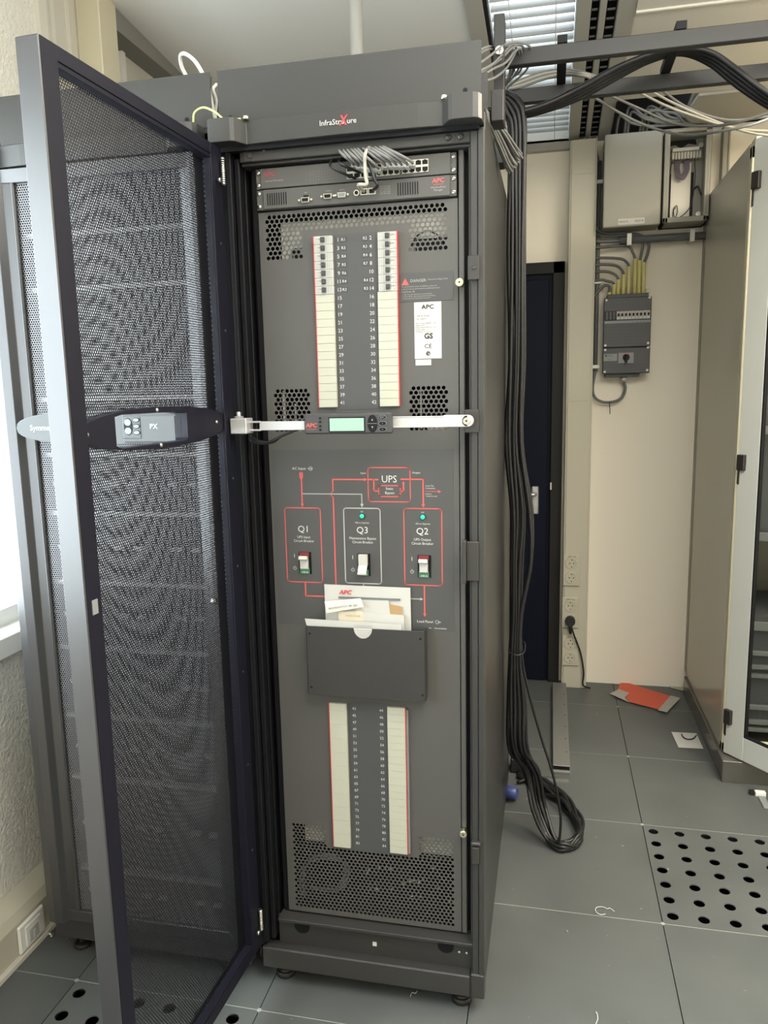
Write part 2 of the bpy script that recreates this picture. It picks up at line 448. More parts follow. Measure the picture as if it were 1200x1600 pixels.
w = MB(); w.box(.98, 1.32, 1.80, YB, 2.83, 2.86); w.box(.98, .99, 1.80, YB, 2.6, 2.86); struct('ceiling_4', w, M_voiddark)
w = MB(); slab(w, .985, 2.2, 1.126, 1.134, dz=-.018, t=.03); struct('trim_5', w, mat('tile_lip', (.80, .77, .68), .5))
# rails between blind and tiles
w = MB()
for a, b_, d in ((.800, .845, .0), (.872, .893, .004), (.928, .985, .0)): slab(w, a, b_, SY0, YB, dz=d-.004, t=.04)
struct('trim_6', w, M_trim, bevel=.002)
w = MB(); slab(w, .455, .510, SY0-.3, YB, dz=-.012, t=.015); struct('trim_7', w, mat('skylight_trim', (.42, .41, .37), .5), bevel=.002)
w = MB(); slab(w, .510, .5235, SY0-.3, YB, dz=-.004, t=.02); struct('trim_8', w, M_black)
w = MB()
for k in range(34):
    y = SY0+.06+k*.055; z = ceil_z(y)
    w.box(.848, .866, y, y+.008, z+.008, z+.012); w.box(.897, .922, y+.01, y+.018, z+.008, z+.012)
struct('trim_9', w, M_conduit)
# skylight shaft and glass
w = MB(); slab(w, SX0-.02, SX0, SY0, YB, dz=.02, t=.22); slab(w, SX1, SX1+.02, SY0, YB, dz=.05, t=.19); w.box(SX0, SX1, YB, YB+.03, 2.6, 2.9); w.box(SX0, SX1, SY0-.03, SY0, 2.7, 3.0)
struct('window_2', w, M_white)
w = MB(); slab(w, SX0, SX1, SY0, YB, dz=.215, t=.004); struct('window_pane_2', w, M_glass, parent=bpy.data.objects['window_2'])
w = MB(); w.box(SX0-.02, SX1+.005, YB-.035, YB, 2.565, 2.60); struct('trim_10', w, M_trim, bevel=.002)

# ---- venetian blind under the skylight
bl = thing('window_blind', 'white slatted blind stretched flat under the skylight left of the ceiling rails', 'blind', (.66, 1.3, 2.64))
sl = MB(); ang = math.radians(38); sw = .042; k = 0
y = SY0+.04
while y < YB-.03:
    z = ceil_z(y)+.045; cy_, cz_ = math.cos(ang)*sw, math.sin(ang)*sw
    n = 4; prev = None
    for q in range(n+1):
        t = -1+2*q/n; bow = .006*(1-t*t)
        cur = (y+cy_*t - bow*math.sin(ang), z+cz_*t + bow*math.cos(ang))
        if prev:
            o = len(sl.v)
            for yy, zz in (prev, cur):
                sl.v += [(SX0+.004, yy, zz), (SX1-.004, yy, zz), (SX1-.004, yy, zz+.0012), (SX0+.004, yy, zz+.0012)]
            sl.smooth = True; sl.face((o, o+1, o+5, o+4)); sl.face((o+3, o+7, o+6, o+2)); sl.smooth = False
            if q == 1: sl.face((o, o+3, o+2, o+1))
            if q == n: sl.face((o+4, o+5, o+6, o+7))
        prev = cur
    y += .056
part('slats', sl, M_blind, bl)
for cx_ in (.588, .735):
    c = MB(); c.tube([(cx_, SY0+.04, ceil_z(SY0)+.012), (cx_, YB-.04, ceil_z(YB)+.012)], .0012, 6, 1); part('ladder_cord', c, M_cab_white, bl)

# ---- back door
dfx = .792
d = MB(); d.box(.0, dfx, YB-.03, YB, 2.018, 2.072); d.box(dfx-.055, dfx, YB-.03, YB, .0, 2.072); d.box(-.05, .0, YB-.03, YB, 0, 2.072)
dr = struct('door_1', d, M_doorframe, bevel=.003)
d = MB(); d.box(0, dfx-.055, YB-.012, YB-.002, .004, 2.018); struct('door_leaf', d, M_doornavy, parent=dr)
d = MB(); d.box(0, dfx-.07, YB-.02, YB-.011, .004, 1.995); struct('door_face', d, M_doornavy, bevel=.003, parent=dr)
hp = on(836, 780, 'y', YB-.02)
d = MB(); d.box(hp.x-.017, hp.x+.017, YB-.030, YB-.02, hp.z-.075, hp.z+.065)
hd = struct('handle_plate', d, M_alu, bevel=.009, parent=dr)
d = MB(); d.tube([(hp.x, YB-.03, hp.z+.03), (hp.x, YB-.072, hp.z+.03), (hp.x-.03, YB-.078, hp.z+.03), (hp.x-.12, YB-.078, hp.z+.03)], .009, 10)
part('handle_lever', d, M_alu, hd)
d = MB(); d.cyl((hp.x, YB-.034, hp.z-.035), (hp.x, YB-.03, hp.z-.035), .009); part('lock_cylinder', d, M_steel, hd)
d = MB(); d.box(dfx-.055, dfx-.048, YB-.033, YB-.028, hp.z+.05, hp.z+.085); part('strike_plate', d, M_steel, dr)

# ---- wall trunking with sockets
TRY = 2.115
t = MB(); t.box(.805, .925, TRY, YB, 0, 2.585); t.box(.812, .918, TRY-.004, TRY, 0, 2.585)
tr = struct('trim_11', t, M_trunk, bevel=.003)
t = MB()
for (u, v) in ((905, 269), (895, 624)):
    p = on(u, v, 'y', TRY); t.box(.822, .908, TRY-.006, TRY-.004, p.z-.01, p.z+.01)
struct('trunking_clip', t, M_trunk, parent=tr, bevel=.001)
def socket(cu, cv, n, lab, plugged=False, yy=TRY-.004):
    p = on(cu, cv, 'y', yy); cx, cz = p.x, p.z; h = .078 if n == 2 else .04; wd = .040
    s_ = thing('wall_socket', lab, 'socket', (cx, yy, cz-h), 'sockets in the cream trunking')
    b_ = MB(); b_.box(cx-wd, cx+wd, yy-.009, yy, cz-h, cz+h); part('face_plate', b_, M_trunk, s_, bevel=.003)
    for k in range(n):
        zc = cz+(.036 if k == 0 else -.036) if n == 2 else cz
        b_ = MB(); o = len(b_.v); N_ = 24
        ring = lambda r, y_: [(cx+r*math.cos(2*PI*i/N_), y_, zc+r*math.sin(2*PI*i/N_)) for i in range(N_)]
        b_.v += ring(.031, yy-.009)+ring(.029, yy-.0125)+ring(.021, yy-.0125)+ring(.020, yy-.0095)
        b_.smooth = False
        for q in range(3):
            for i in range(N_): b_.face((q*N_+i, q*N_+(i+1) % N_, (q+1)*N_+(i+1) % N_, (q+1)*N_+i))
        b_.face([3*N_+i for i in range(N_)])
        o2 = part('outlet', b_, M_trunk, s_)
        b_ = MB()
        for dx in (-.0095, .0095): b_.cyl((cx+dx, yy-.0102, zc), (cx+dx, yy-.0094, zc), .003, 8)
        b_.box(cx-.002, cx+.002, yy-.0115, yy-.0094, zc+.015, zc+.020); b_.box(cx-.002, cx+.002, yy-.0115, yy-.0094, zc-.020, zc-.015)
        part('pin_holes', b_, M_black, o2)
    b_ = MB(); b_.text('VBG 50' if n == 2 else '', cx, cz+h-.010, .012, yy-.0094) if n == 2 else None
    if b_.v: part('lettering', b_, M_black_ink, s_)
    return s_, Vector((cx, yy, cz))
socket(893, 891, 2, 'upper double wall socket on the cream trunking, nothing plugged in')
s2, sp2 = socket(891, 957, 2, 'middle double wall socket on the cream trunking with black plug in it')
socket(891, 1016, 2, 'lowest double wall socket on the cream trunking, empty, near the floor')
pl = thing('power_plug', 'black round power plug with thin cord in the middle trunking socket', 'plug', (sp2.x, sp2.y-.02, sp2.z-.05))
b_ = MB(); b_.cyl((sp2.x, TRY-.014, sp2.z-.036), (sp2.x, TRY-.045, sp2.z-.036), .024, 18); b_.cyl((sp2.x, TRY-.035, sp2.z-.045), (sp2.x+.002, TRY-.035, sp2.z-.10), .011, 12, .007)
part('plug_body', b_, M_rubber, pl, bevel=.002)
b_ = MB(); b_.tube([on(891, 975, 'y', TRY-.035), on(898, 995, 'y', TRY-.03), on(907, 1020, 'y', TRY-.02), on(912, 1050, 'y', TRY-.02), on(911, 1070, 'y', TRY-.02), (.945, TRY-.01, .006)], .004)
part('plug_cord', b_, M_cab_blk, pl)
# socket in the low duct on the left
s_ = thing('wall_socket', 'white single socket with ornate recessed face in low wall duct at bottom left', 'socket', (-.631, -.01, .03))
b_ = MB(); b_.box(-.631, -.621, -.062, .042, .018, .100); part('face_plate', b_, M_white, s_, bevel=.005)
b_ = MB(); b_.box(-.6215, -.618, -.040, .022, .028, .086); part('inner_frame', b_, M_white, s_, bevel=.0025)
b_ = MB(); b_.box(-.6185, -.6165, -.028, .010, .034, .070); b_.box(-.6185, -.614, -.013, -.006, .034, .060); part('outlet', b_, mat('socket_insert', (.45, .45, .42), .35), s_, bevel=.001)

# ================================================================= MAIN RACK
X0, X1 = .02, .600
ZB, ZT = .045, 2.05
YD = 1.07
rk = thing('equipment_rack', 'tall charcoal equipment rack with open perforated door, third from left wall end', 'rack', (.31, .5, 0))
rk['label'] = 'tall charcoal power rack standing open with its perforated door swung to the left'
def shell(rk, ox, front_open):
    m = MB(); m.box(X1-.004+ox, X1+ox, .012, YD, ZB, ZT); m.box(X0+ox, X0+.004+ox, .012, YD, ZB, ZT)
    return m
m = MB(); m.box(X1-.006, X1-.001, .03, YD-.03, ZB+.01, ZT-.01); part('side_panel', m, M_side, rk, bevel=.002)
m = MB(); m.box(X0, X0+.004, .03, YD-.03, ZB, ZT); part('side_panel', m, M_side, rk)
m = MB(); m.box(X0, X1-.001, .004, YD, ZT-.01, ZT); part('roof', m, M_rack, rk)
m = MB(); m.box(X0, X1-.001, YD-.02, YD, ZB, ZT-.01); part('rear_panel', m, M_side, rk)
m = MB(); m.box(X0+.01, X1-.01, .05, YD-.03, ZB+.02, ZB+.03); part('base_plate', m, M_black, rk)
# front posts
m = MB(); m.box(.572, .5865, 0, .045, .10, 1.995); m.box(.5872, X1, -.002, .045, .10, 2.0); m.box(.567, .572, .012, .05, .18, 1.98); part('front_post', m, M_rack, rk, bevel=.0015, label='right front post with a narrow seam down its face')
m = MB(); m.box(.022, .046, .004, .05, .10, 1.995); m.box(.048, .060, -.008, .05, .12, 1.995); m.box(.062, .074, .006, .05, .12, 1.985); m.box(.074, .078, .03, .06, .12, 1.985)
part('front_post', m, M_black, rk, bevel=.002, label='near-black left front post behind the door hinge')
m = MB(); m.box(X1-.025, X1-.001, YD-.05, YD-.02, ZB, ZT-.01); part('rear_post', m, M_rack, rk)
# header
m = MB(); m.box(.078, .572, .002, .04, 1.974, 1.999); m.box(.078, .572, .01, .05, 1.968, 1.974); part('header', m, M_rack, rk, bevel=.0015)
hdr = bpy.data.objects[rk.children[-1].name] if rk.children else None
m = MB(); m.box(.088, .110, -.0005, .003, 1.974, 1.997); m.cyl((.103, -.003, 1.986), (.103, 0, 1.986), .006, 10); part('lock_tab', m, M_rack, rk, bevel=.001)
for x in (.527, .552):
    m = MB(); m.dome((x, .002, 1.986), .007, (0, -1, 0), .6); part('bolt', m, M_rack, rk)
for u, v in ((412, 233), (674, 205)):
    p = on(u, v, 'y', .0); m = MB(); m.dome((p.x, .001, p.z), .0045, (0, -1, 0), .8); part('bolt', m, M_steel, rk)
m = MB(); m.box(.078, .567, .05, .42, 1.990, 1.998); part('inner_roof', m, M_black, rk)
# 19-inch rails
m = MB(); m.box(.5445, .556, .028, .07, .19, 1.97); part('mounting_rail', m, M_panel, rk, bevel=.0015)
m = MB(); m.box(.090, .1035, .034, .07, .17, 1.97); part('mounting_rail', m, M_black, rk, bevel=.0015)
m = MB(); m.box(.078, .090, .06, .4, .12, 1.98); m.box(.556, .567, .05, .4, .17, 1.98); part('inner_liner', m, M_black, rk)
# bottom sill, recess and plinth
m = MB(); m.box(.085, .572, .0, .05, .176, .184); m.box(.078, .572, .022, .03, .10, .178); part('sill', m, M_rack, rk, bevel=.001)
m = MB(); m.box(X0+.02, .567, -.004, .03, .045, .101); m.box(.567, X1, -.004, .04, .043, .108); part('plinth', m, M_rack, rk, bevel=.003)
for x in (.14, .505):
    m = MB(); m.cyl((x, .0205, .155), (x, .0225, .155), .020, 20); part('cable_knockout', m, M_black, rk)
m = MB(); m.box(.323, .333, .0200, .0225, .128, .138); part('rating_tag', m, M_white, rk, label='small white square tag')
for x in (.538, .556):
    m = MB(); m.dome((x, .0215, .142), .004, (0, -1, 0), .7); part('bolt', m, M_steel, rk)
def foot(x, y):
    m = MB(); m.smooth = False; m.cyl((x, y, 0), (x, y, .014), .026, 20, .024); m.cyl((x, y, .014), (x, y, .019), .020, 20, .012); f = part('levelling_foot', m, M_rubber, rk, bevel=.002)
    m = MB(); m.cyl((x, y, .019), (x, y, .047), .008, 12); part('threaded_stem', m, M_steel, f)
for x, y in ((.085, .04), (.541, .04), (.085, .98), (.541, .98)): foot(x, y)
# post hardware
p1, p2 = on(731, 400, 'y', -.004), on(748, 437, 'y', -.004)
m = MB(); m.box(p1.x, p2.x+.001, -.008, .002, p2.z, p1.z); m.m = 0; m.cyl(((p1.x+p2.x)/2+.002, -.010, (p1.z+p2.z)/2), ((p1.x+p2.x)/2+.002, -.008, (p1.z+p2.z)/2), .005, 6); part('strike_tab', m, M_rack, rk, bevel=.0015)
p1, p2 = on(723, 846, 'y', -.004), on(748, 908, 'y', -.004)
m = MB(); m.box(p1.x+.008, p2.x, -.007, .002, p2.z, p1.z); m.box(p1.x, p1.x+.008, -.018, .002, p2.z-.004, p1.z+.004); part('latch_strike', m, M_rack, rk, bevel=.0015)
p1, p2 = on(737, 1314, 'y', -.004), on(751, 1350, 'y', -.004)
m = MB(); m.box(p1.x, p2.x, -.012, .002, p1.z-.008, p1.z); m.box(p1.x, p2.x-.003, -.008, .002, p2.z, p1.z-.014); part('lower_catch', m, M_rack, rk, bevel=.002)
p1, p2 = on(726, 640, 'y', -.004), on(748, 676, 'y', -.004)
m = MB(); m.box(p1.x, p2.x, -.006, .002, p2.z, p1.z); part('arm_catch', m, M_rack, rk, bevel=.001)
# hood (bowed name bar)
def hood(ox, root, withlogo):
    pf = [(.028, .0), (.028, -.045), (.034, -.05), (.080, -.05), (.088, -.046), (.104, -.018), (.16, -.022), (.32, -.026), (.47, -.022), (.518, -.018), (.534, -.046), (.542, -.05), (.582, -.05), (.592, -.045), (.598, -.034), (.600, .0)]
    m = MB(); m.prism([(x+ox, y) for x, y in pf], 'z', 2.003, 2.050)
    h = part('name_bar', m, M_rack, root, bevel=.001)
    m = MB(); m.box(.04+ox, .59+ox, -.012, .004, 1.994, 2.003); part('bar_shadow_strip', m, M_black, h)  # black strip standing in for the shadow below the bar
    for x in (.106, .523):
        m = MB(); m.cyl((x+ox, -.022, 2.050), (x+ox, -.022, 2.057), .0065, 12); part('thumb_screw', m, M_brass, h, label='brass thumb screw')
    if withlogo:
        m = MB(); yy = -.0272
        m.text('InfraStru', .2665, 2.0265, .0150, yy, 'LEFT'); m.text('ure', .3245, 2.0265, .0150, yy, 'LEFT')
        part('logo_lettering', m, M_white_ink, h)
        m = MB(); m.text('X', .3165, 2.028, .026, yy, 'CENTER', shear=.2, bold=.03, sx=.8); part('logo_letter', m, M_logo_red, h, label='tall red letter X')
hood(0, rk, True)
# grounding wire and thin parts
m = MB(); m.tube([on(302, 192, 'y', -.03), on(304, 176, 'y', -.03), on(318, 168, 'y', -.03), on(336, 175, 'y', -.03), on(352, 187, 'y', -.03), (.095, -.022, 2.053)], .0022)
part('ground_wire', m, M_gnyel, rk, label='green and yellow ground wire')

# tall cable trough panels on top
def trough(x0, x1, lab):
    m = MB(); m.box(x0, x1, -.001, .002, 2.0505, 2.160); m.box(x0, x1, .002, .16, 2.0505, 2.054); m.box(x0, x1, .157, .16, 2.054, 2.16)
    o = solo('cable_trough', m, M_rack, lab, 'cable trough', group='cable troughs on the racks')
    return o
tA = trough(.037, .594, 'wide plain charcoal cable trough on top of the open rack')
tB = trough(-.57, .020, 'charcoal cable trough on the closed rack, behind top of the open door')
for o_, ox in ((tA, 0), (tB, -.6)):
    for u, v in ((360, 184), (727, 141)):
        p = on(u, v, 'y', -.001); m = MB(); m.cyl((p.x+ox, -.0022, p.z), (p.x+ox, -.001, p.z), .0045, 12); part('screw_hole', m, M_black, o_)

# ---------------- breaker panel
bp = thing('breaker_panel', 'tall charcoal breaker panel with two number columns, perforated zones and mimic diagram', 'electrical panel', (.32, .03, .19), None)
PY = .030
regs = [(.118, .522, 1.833, 1.869), (.118, .204, 1.774, 1.833), (.436, .522, 1.774, 1.833),
        (.121, .209, 1.397, 1.494), (.433, .521, 1.397, 1.494),
        (.121, .527, .202, .374), (.121, .211, .374, .430), (.439, .527, .374, .430)]
xs = sorted({.104, .5425} | {r[0] for r in regs} | {r[1] for r in regs}); zs = sorted({.190, 1.876} | {r[2] for r in regs} | {r[3] for r in regs})
m = MB()
for i in range(len(xs)-1):
    for j in range(len(zs)-1):
        cx, cz = (xs[i]+xs[i+1])/2, (zs[j]+zs[j+1])/2
        if any(r[0] < cx < r[1] and r[2] < cz < r[3] for r in regs): continue
        m.add([(xs[i], PY, zs[j]), (xs[i+1], PY, zs[j]), (xs[i+1], PY, zs[j+1]), (xs[i], PY, zs[j+1])], [(0, 1, 2, 3)])
for a, b_, c, d_ in ((.104, .1042, .19, 1.876), (.5423, .5425, .19, 1.876)): m.box(a, b_, PY, PY+.02, c, d_)
m.box(.104, .5425, PY, PY+.02, .19, .1902); m.box(.104, .5425, PY, PY+.02, 1.8758, 1.876)
fp = part('front_plate', m, M_panel, bp)
for k, r in enumerate(regs):
    m = MB(); m.holes(*r, PY, .0012, *((.0105, .0086, .0038) if k > 4 else (.0112, .0097, .0043))); part('perforated_area', m, M_panel, bp)
m = MB(); m.box(.104, .5425, .30, .31, .19, 1.876); part('inner_back', m, M_black, bp)
m = MB(); m.box(.145, .520, .058, .060, 1.776, 1.856)
pz = part('inner_sheet', m, M_zinc, bp, label='pale metal sheet behind the upper perforations')
m = MB(); m.box(.150, .216, .046, .048, .377, .432); part('inner_sheet', m, M_zinc, bp)
m = MB(); m.box(.437, .53, .046, .048, .377, .432); part('inner_sheet', m, M_zinc, bp)
m = MB(); m.box(.205, .215, .05, .06, 1.397, 1.5); m.box(.137, .143, .045, .05, 1.40, 1.49); m.box(.165, .168, .046, .05, 1.40, 1.46); m.box(.170, .215, .05, .052, 1.395, 1.415); m.box(.455, .458, .05, .055, 1.4, 1.49); m.box(.470, .53, .05, .052, 1.395, 1.425); part('inner_sheet', m, M_zinc, bp)
m = MB(); m.box(.172, .210, .048, .052, 1.768, 1.800); m.box(.45, .53, .048, .052, 1.768, 1.803); part('inner_block', m, M_black, bp)
m = MB(); m.tube([(.44, .05, 1.79), (.455, .045, 1.81), (.48, .044, 1.817), (.505, .046, 1.80), (.51, .05, 1.775)], .002); part('inner_wire', m, M_cab_blk, bp)
for q in range(4):
    m = MB(); dx = q*.004
    m.tube([(.128+dx, .06, .21), (.130+dx, .055, .27), (.16, .055, .315+dx), (.22, .06, .325+dx), (.255-dx, .065, .30), (.24-dx, .06, .25), (.20, .06, .232+dx), (.15, .065, .235)], .0028)
    part('inner_cable', m, [M_cab_grey, M_cab_blk][q % 2], bp)
m = MB()
for q in range(24):
    a, b_ = random.uniform(.29, .51), random.uniform(.23, .36); m.box(a, a+.006, .07, .074, b_, b_+.003)
part('inner_terminals', m, M_zinc, bp)
# centre number strips and mimic film
m = MB(); m.box(.2745, .3665, PY-.0006, PY, 1.445, 1.8195); part('number_strip', m, M_centre, bp)
m = MB(); m.box(.2765, .3685, PY-.0006, PY, .374, .760); part('number_strip', m, M_centre, bp)
m = MB(); m.box(.110, .530, PY-.0006, PY, .9425, 1.357); part('mimic_film', m, M_mimic, bp)
tx = MB(); YT = PY-.0012
zU = lambda k: 1.808-k*(1.808-1.4605)/20
zL = lambda k: .742-k*(.742-.395)/20
for k in range(21):
    tx.text(str(2*k+1), .2835, zU(k), .0112, YT); tx.text(str(2*k+2), .3555, zU(k), .0112, YT)
    tx.text(str(2*k+43), .290, zL(k), .0095, YT); tx.text(str(2*k+44), .3560, zL(k), .0095, YT)
RL = ['R1', 'R3', 'R4', 'R5', 'R6', 'R4', 'R3']; RR = ['R2', 'R3', 'R4', 'R7', '', 'R4', 'R3']
part('number_lettering', tx, M_white_ink, bp)
tx = MB(); lb = MB()
for k in range(7):
    for t_, x in ((RL[k], .2955), (RR[k], .3435)):
        if t_: tx.text(t_, x, zU(k), .0088, YT-.0006); lb.box(x-.0068, x+.0068, PY-.0012, PY-.0006, zU(k)-.0055, zU(k)+.0055)
l_ = part('stick_on_tags', lb, M_disp, bp); part('tag_lettering', tx, M_white_ink, l_)
# filler strips: (column x0,x1, z top, red side, y)
SP = (1.817-1.451)/21; SPL = (.755-.383)/21
def filler(x0, x1, z0, z1, side, lab=None):
    m = MB(); m.box(x0, x1, PY-.008, PY, z0+.0002, z1-.0002)
    m.m = 1
    if side == 'L': m.box(x0-.0018, x0, PY-.0085, PY, z0, z1)
    else: m.box(x1-.001, x1+.001, PY-.0085, PY, z0, z1)
    return part('filler_strip', m, [M_cream, M_redstrip], bp, bevel=.0004)
for k in range(7, 21):
    filler(.2315, .2725, 1.817-(k+1)*SP, 1.817-k*SP, 'L')
    filler(.3700, .4140, 1.817-(k+1)*SP, 1.817-k*SP, 'R')
zb = [0, 1, 3, 5, 7, 9, 11, 13, 15, 17, 19, 21]
for a, b_ in zip(zb, zb[1:]): filler(.2310, .2730, .755-b_*SPL, .755-a*SPL, 'L')
for k in range(21): filler(.3715, .4150, .755-(k+1)*SPL, .755-k*SPL, 'R')
m = MB(); m.box(.4165, .421, PY-.006, PY, .385, .750); part('clear_edge_strip', m, M_lgrey, bp)
# warning plate
m = MB(); m.box(.419, .5325, PY-.001, PY, 1.672, 1.7315); wp = part('warning_plate', m, M_mimic, bp)
m = MB(); m.prism([(.4215, 1.7065), (.4375, 1.7065), (.4295, 1.7205)], 'y', PY-.0016, PY-.001); part('warning_triangle', m, M_red_ink, wp)
tx = MB(); Y2 = PY-.0018
tx.text('DANGER', .4405, 1.7145, .0085, Y2, 'LEFT', bold=.01); tx.text('Hazardous voltage inside', .478, 1.7160, .0042, Y2, 'LEFT', shear=.2)
for k, s_ in enumerate(('To avoid electric shock, installation, setup, and', 'removal must be performed by qualified personnel.')): tx.text(s_, .4215, 1.7030-k*.0048, .0040, Y2, 'LEFT')
tx.text('Total Power Off:', .4215, 1.6925, .0042, Y2, 'LEFT', bold=.01)
for k in range(3): tx.text(('1. Set the main disconnect circuit breaker', '2. Turn off Q1, then open the lower breakers', '3. Disconnect the input from the panel')[k], .4235, 1.6870-k*.0042, .0038, Y2, 'LEFT')
part('warning_lettering', tx, M_dim_ink, wp)
# white rating label
m = MB(); m.box(.448, .5065, PY-.001, PY, 1.5515, 1.6700); rl = part('rating_label', m, M_paper, bp)
m = MB(); m.box(.4495, .4835, PY-.001, PY, 1.5375, 1.5498); part('serial_label', m, M_paper, bp)
tx = MB(); tx.text('APC', .4775, 1.6595, .0125, Y2, bold=.02, sx=1.15); tx.text('GS', .4785, 1.5985, .0160, Y2, bold=.03); tx.text('CE', .4775, 1.5775, .0125, Y2, sx=1.1)
N_ = 20
for ra, rb, cz in ((.0048, .0036, 1.5625), (.0030, .0010, 1.5625)):
    o = len(tx.v)
    for i in range(N_):
        for r in (ra, rb): tx.v.append((.4775+r*math.cos(2*PI*i/N_), Y2, cz+r*math.sin(2*PI*i/N_)))
    for i in range(N_ - (4 if ra < .004 else 0)): a, b_ = o+2*i, o+2*((i+1) % N_); tx.face((a, b_, b_+1, a+1))
tx.text('TYPE  PD 40 F6FK1', .4525, 1.6410, .0038, Y2, 'LEFT'); tx.text('S/N   QA0517', .4525, 1.6350, .0038, Y2, 'LEFT')
for k in range(5): tx.text(('Input: 3 phase 230/400 V 125 A', 'Output: 400 V', 'Rating: 40 kW 50/60 Hz, 5 wire', 'Breaker rating', 'Assembled in the plant')[k], .4505, 1.6260-k*.0044, .0036, Y2, 'LEFT')
part('label_lettering', tx, M_black_ink, rl)
# mimic diagram
Y3 = PY-.0012
def line(mb, pts, w_=.0016, closed=False):
    n = len(pts)
    for i in range(n if closed else n-1):
        (xa, za), (xb, zb_) = pts[i], pts[(i+1) % n]
        d = Vector((xb-xa, 0, zb_-za)); L_ = d.length; d /= L_; nn = Vector((-d.z, 0, d.x))*w_
        a, b2 = Vector((xa, Y3, za))-d*w_*.6, Vector((xb, Y3, zb_))+d*w_*.6
        mb.add([a-nn, b2-nn, b2+nn, a+nn], [(0, 1, 2, 3)])
def rrect(mb, x0, x1, z0, z1, w_=.0012, c=.006):
    P = []
    for (cx, cz, a0) in ((x1-c, z1-c, 0), (x0+c, z1-c, 90), (x0+c, z0+c, 180), (x1-c, z0+c, 270)):
        for k in range(4): t = math.radians(a0+30*k); P.append((cx+c*math.cos(t), cz+c*math.sin(t)))
    line(mb, P, w_, True)
def arrow(mb, x, z, dx, dz, s_=.004):
    d = Vector((dx, 0, dz)); n = Vector((-dz, 0, dx)); p = Vector((x, Y3-.0001, z)); mb.add([p, p-d*s_*2+n*s_, p-d*s_*2-n*s_], [(0, 1, 2)])
rd = MB(); wh = MB(); gr = MB()
rrect(rd, .137, .223, 1.047, 1.2225); rrect(rd, .418, .5035, 1.049, 1.2245); rrect(rd, .3375, .4335, 1.239, 1.316); rrect(rd, .3615, .411, 1.2505, 1.2755, c=.004)
rrect(wh, .2785, .3635, 1.0485, 1.2235)
rd.prism([(.176, 1.305), (.1845, 1.305), (.1845, 1.294), (.1815, 1.287), (.1795, 1.287), (.176, 1.294)], 'y', Y3-.0002, Y3)
line(rd, [(.1805, 1.289), (.1805, 1.229)]); arrow(rd, .1805, 1.2245, 0, -1)
line(rd, [(.255, 1.036), (.255, 1.248)]); line(rd, [(.255, 1.262), (.255, 1.289), (.330, 1.289)]); arrow(rd, .336, 1.289, 1, 0)
line(rd, [(.255, 1.248), (.2505, 1.252), (.2505, 1.258), (.255, 1.262)], .0010)
line(wh, [(.182, 1.2555), (.322, 1.2555), (.322, 1.230)], .0010); arrow(wh, .322, 1.2255, 0, -1)
line(rd, [(.3385, 1.289), (.3605, 1.289)]); line(rd, [(.3505, 1.289), (.3505, 1.263), (.361, 1.263)]); line(rd, [(.411, 1.263), (.4185, 1.263), (.4185, 1.279)]); arrow(rd, .4185, 1.286, 0, 1, .003)
line(rd, [(.413, 1.290), (.4625, 1.290), (.4625, 1.233)]); arrow(rd, .4625, 1.2265, 0, -1)
for k in range(6): line(rd, [(.468+k*.005, 1.263), (.4705+k*.005, 1.263)], .0008)
arrow(rd, .503, 1.263, 1, 0, .0035)
line(rd, [(.4625, 1.047), (.4625, .981)]); arrow(rd, .4625, .975, 0, -1); line(rd, [(.1805, 1.0455), (.1805, 1.014), (.228, 1.014)])
line(wh, [(.321, 1.047), (.321, 1.040)], .0010); line(wh, [(.42, 1.0165), (.452, 1.0165)], .0010); arrow(wh, .4595, 1.0165, 1, 0, .0035)
mf = bp
part('mimic_red_lines', rd, M_red_ink, mf); part('mimic_white_lines', wh, mat('line_white', (.42, .43, .42), .5), mf)
tx = MB()
T_ = lambda s_, x, z, sz, **k: tx.text(s_, x, z, sz, Y3-.0001, **k)
T_('AC Input', .1755, 1.3135, .0088); T_('UPS', .386, 1.2895, .0225, sx=.95); T_('Static', .3865, 1.2685, .0080); T_('Bypass', .3865, 1.2590, .0080)
T_('Input', .3265, 1.3035, .0060); T_('Output', .4475, 1.3045, .0060); T_('Load Test', .4775, 1.2755, .0046); T_('Connection', .4785, 1.2700, .0046); T_('(outlet is', .4745, 1.2575, .0040); T_('located at rear)', .4815, 1.2525, .0040)
for (x, q, a) in ((.181, 'Q1', 'UPS Input'), (.3215, 'Q3', 'Maintenance Bypass'), (.4595, 'Q2', 'UPS Output')):
    T_(q, x, 1.1725, .0215); T_(a, x, 1.1540, .0083, sx=.95); T_('Circuit Breaker', x, 1.1450, .0083, sx=.95)
    T_('I', x-.0245, 1.109, .0125)
    P = [(x-.0245+.0038*math.sin(t_), 1.080+.0038*math.cos(t_)) for t_ in [math.radians(35+k*29) for k in range(11)]]
    for (xa, za), (xb, zb_) in zip(P, P[1:]):
        d = Vector((xb-xa, 0, zb_-za)).normalized(); nn = Vector((-d.z, 0, d.x))*.0004; tx.add([Vector((xa, Y3, za))-nn, Vector((xb, Y3, zb_))-nn, Vector((xb, Y3, zb_))+nn, Vector((xa, Y3, za))+nn], [(0, 1, 2, 3)])
    tx.box(x-.0249, x-.0241, Y3-.0002, Y3, 1.080, 1.0855)
for x in (.3215, .461): T_('K3', x, 1.2155, .0048); T_('OK to Operate', x, 1.1900, .0052)
T_('Load Panel', .4630, .9640, .0085); T_('PN', .475, .9490, .0042); T_('P/N 049-80426', .4985, .9490, .0045)
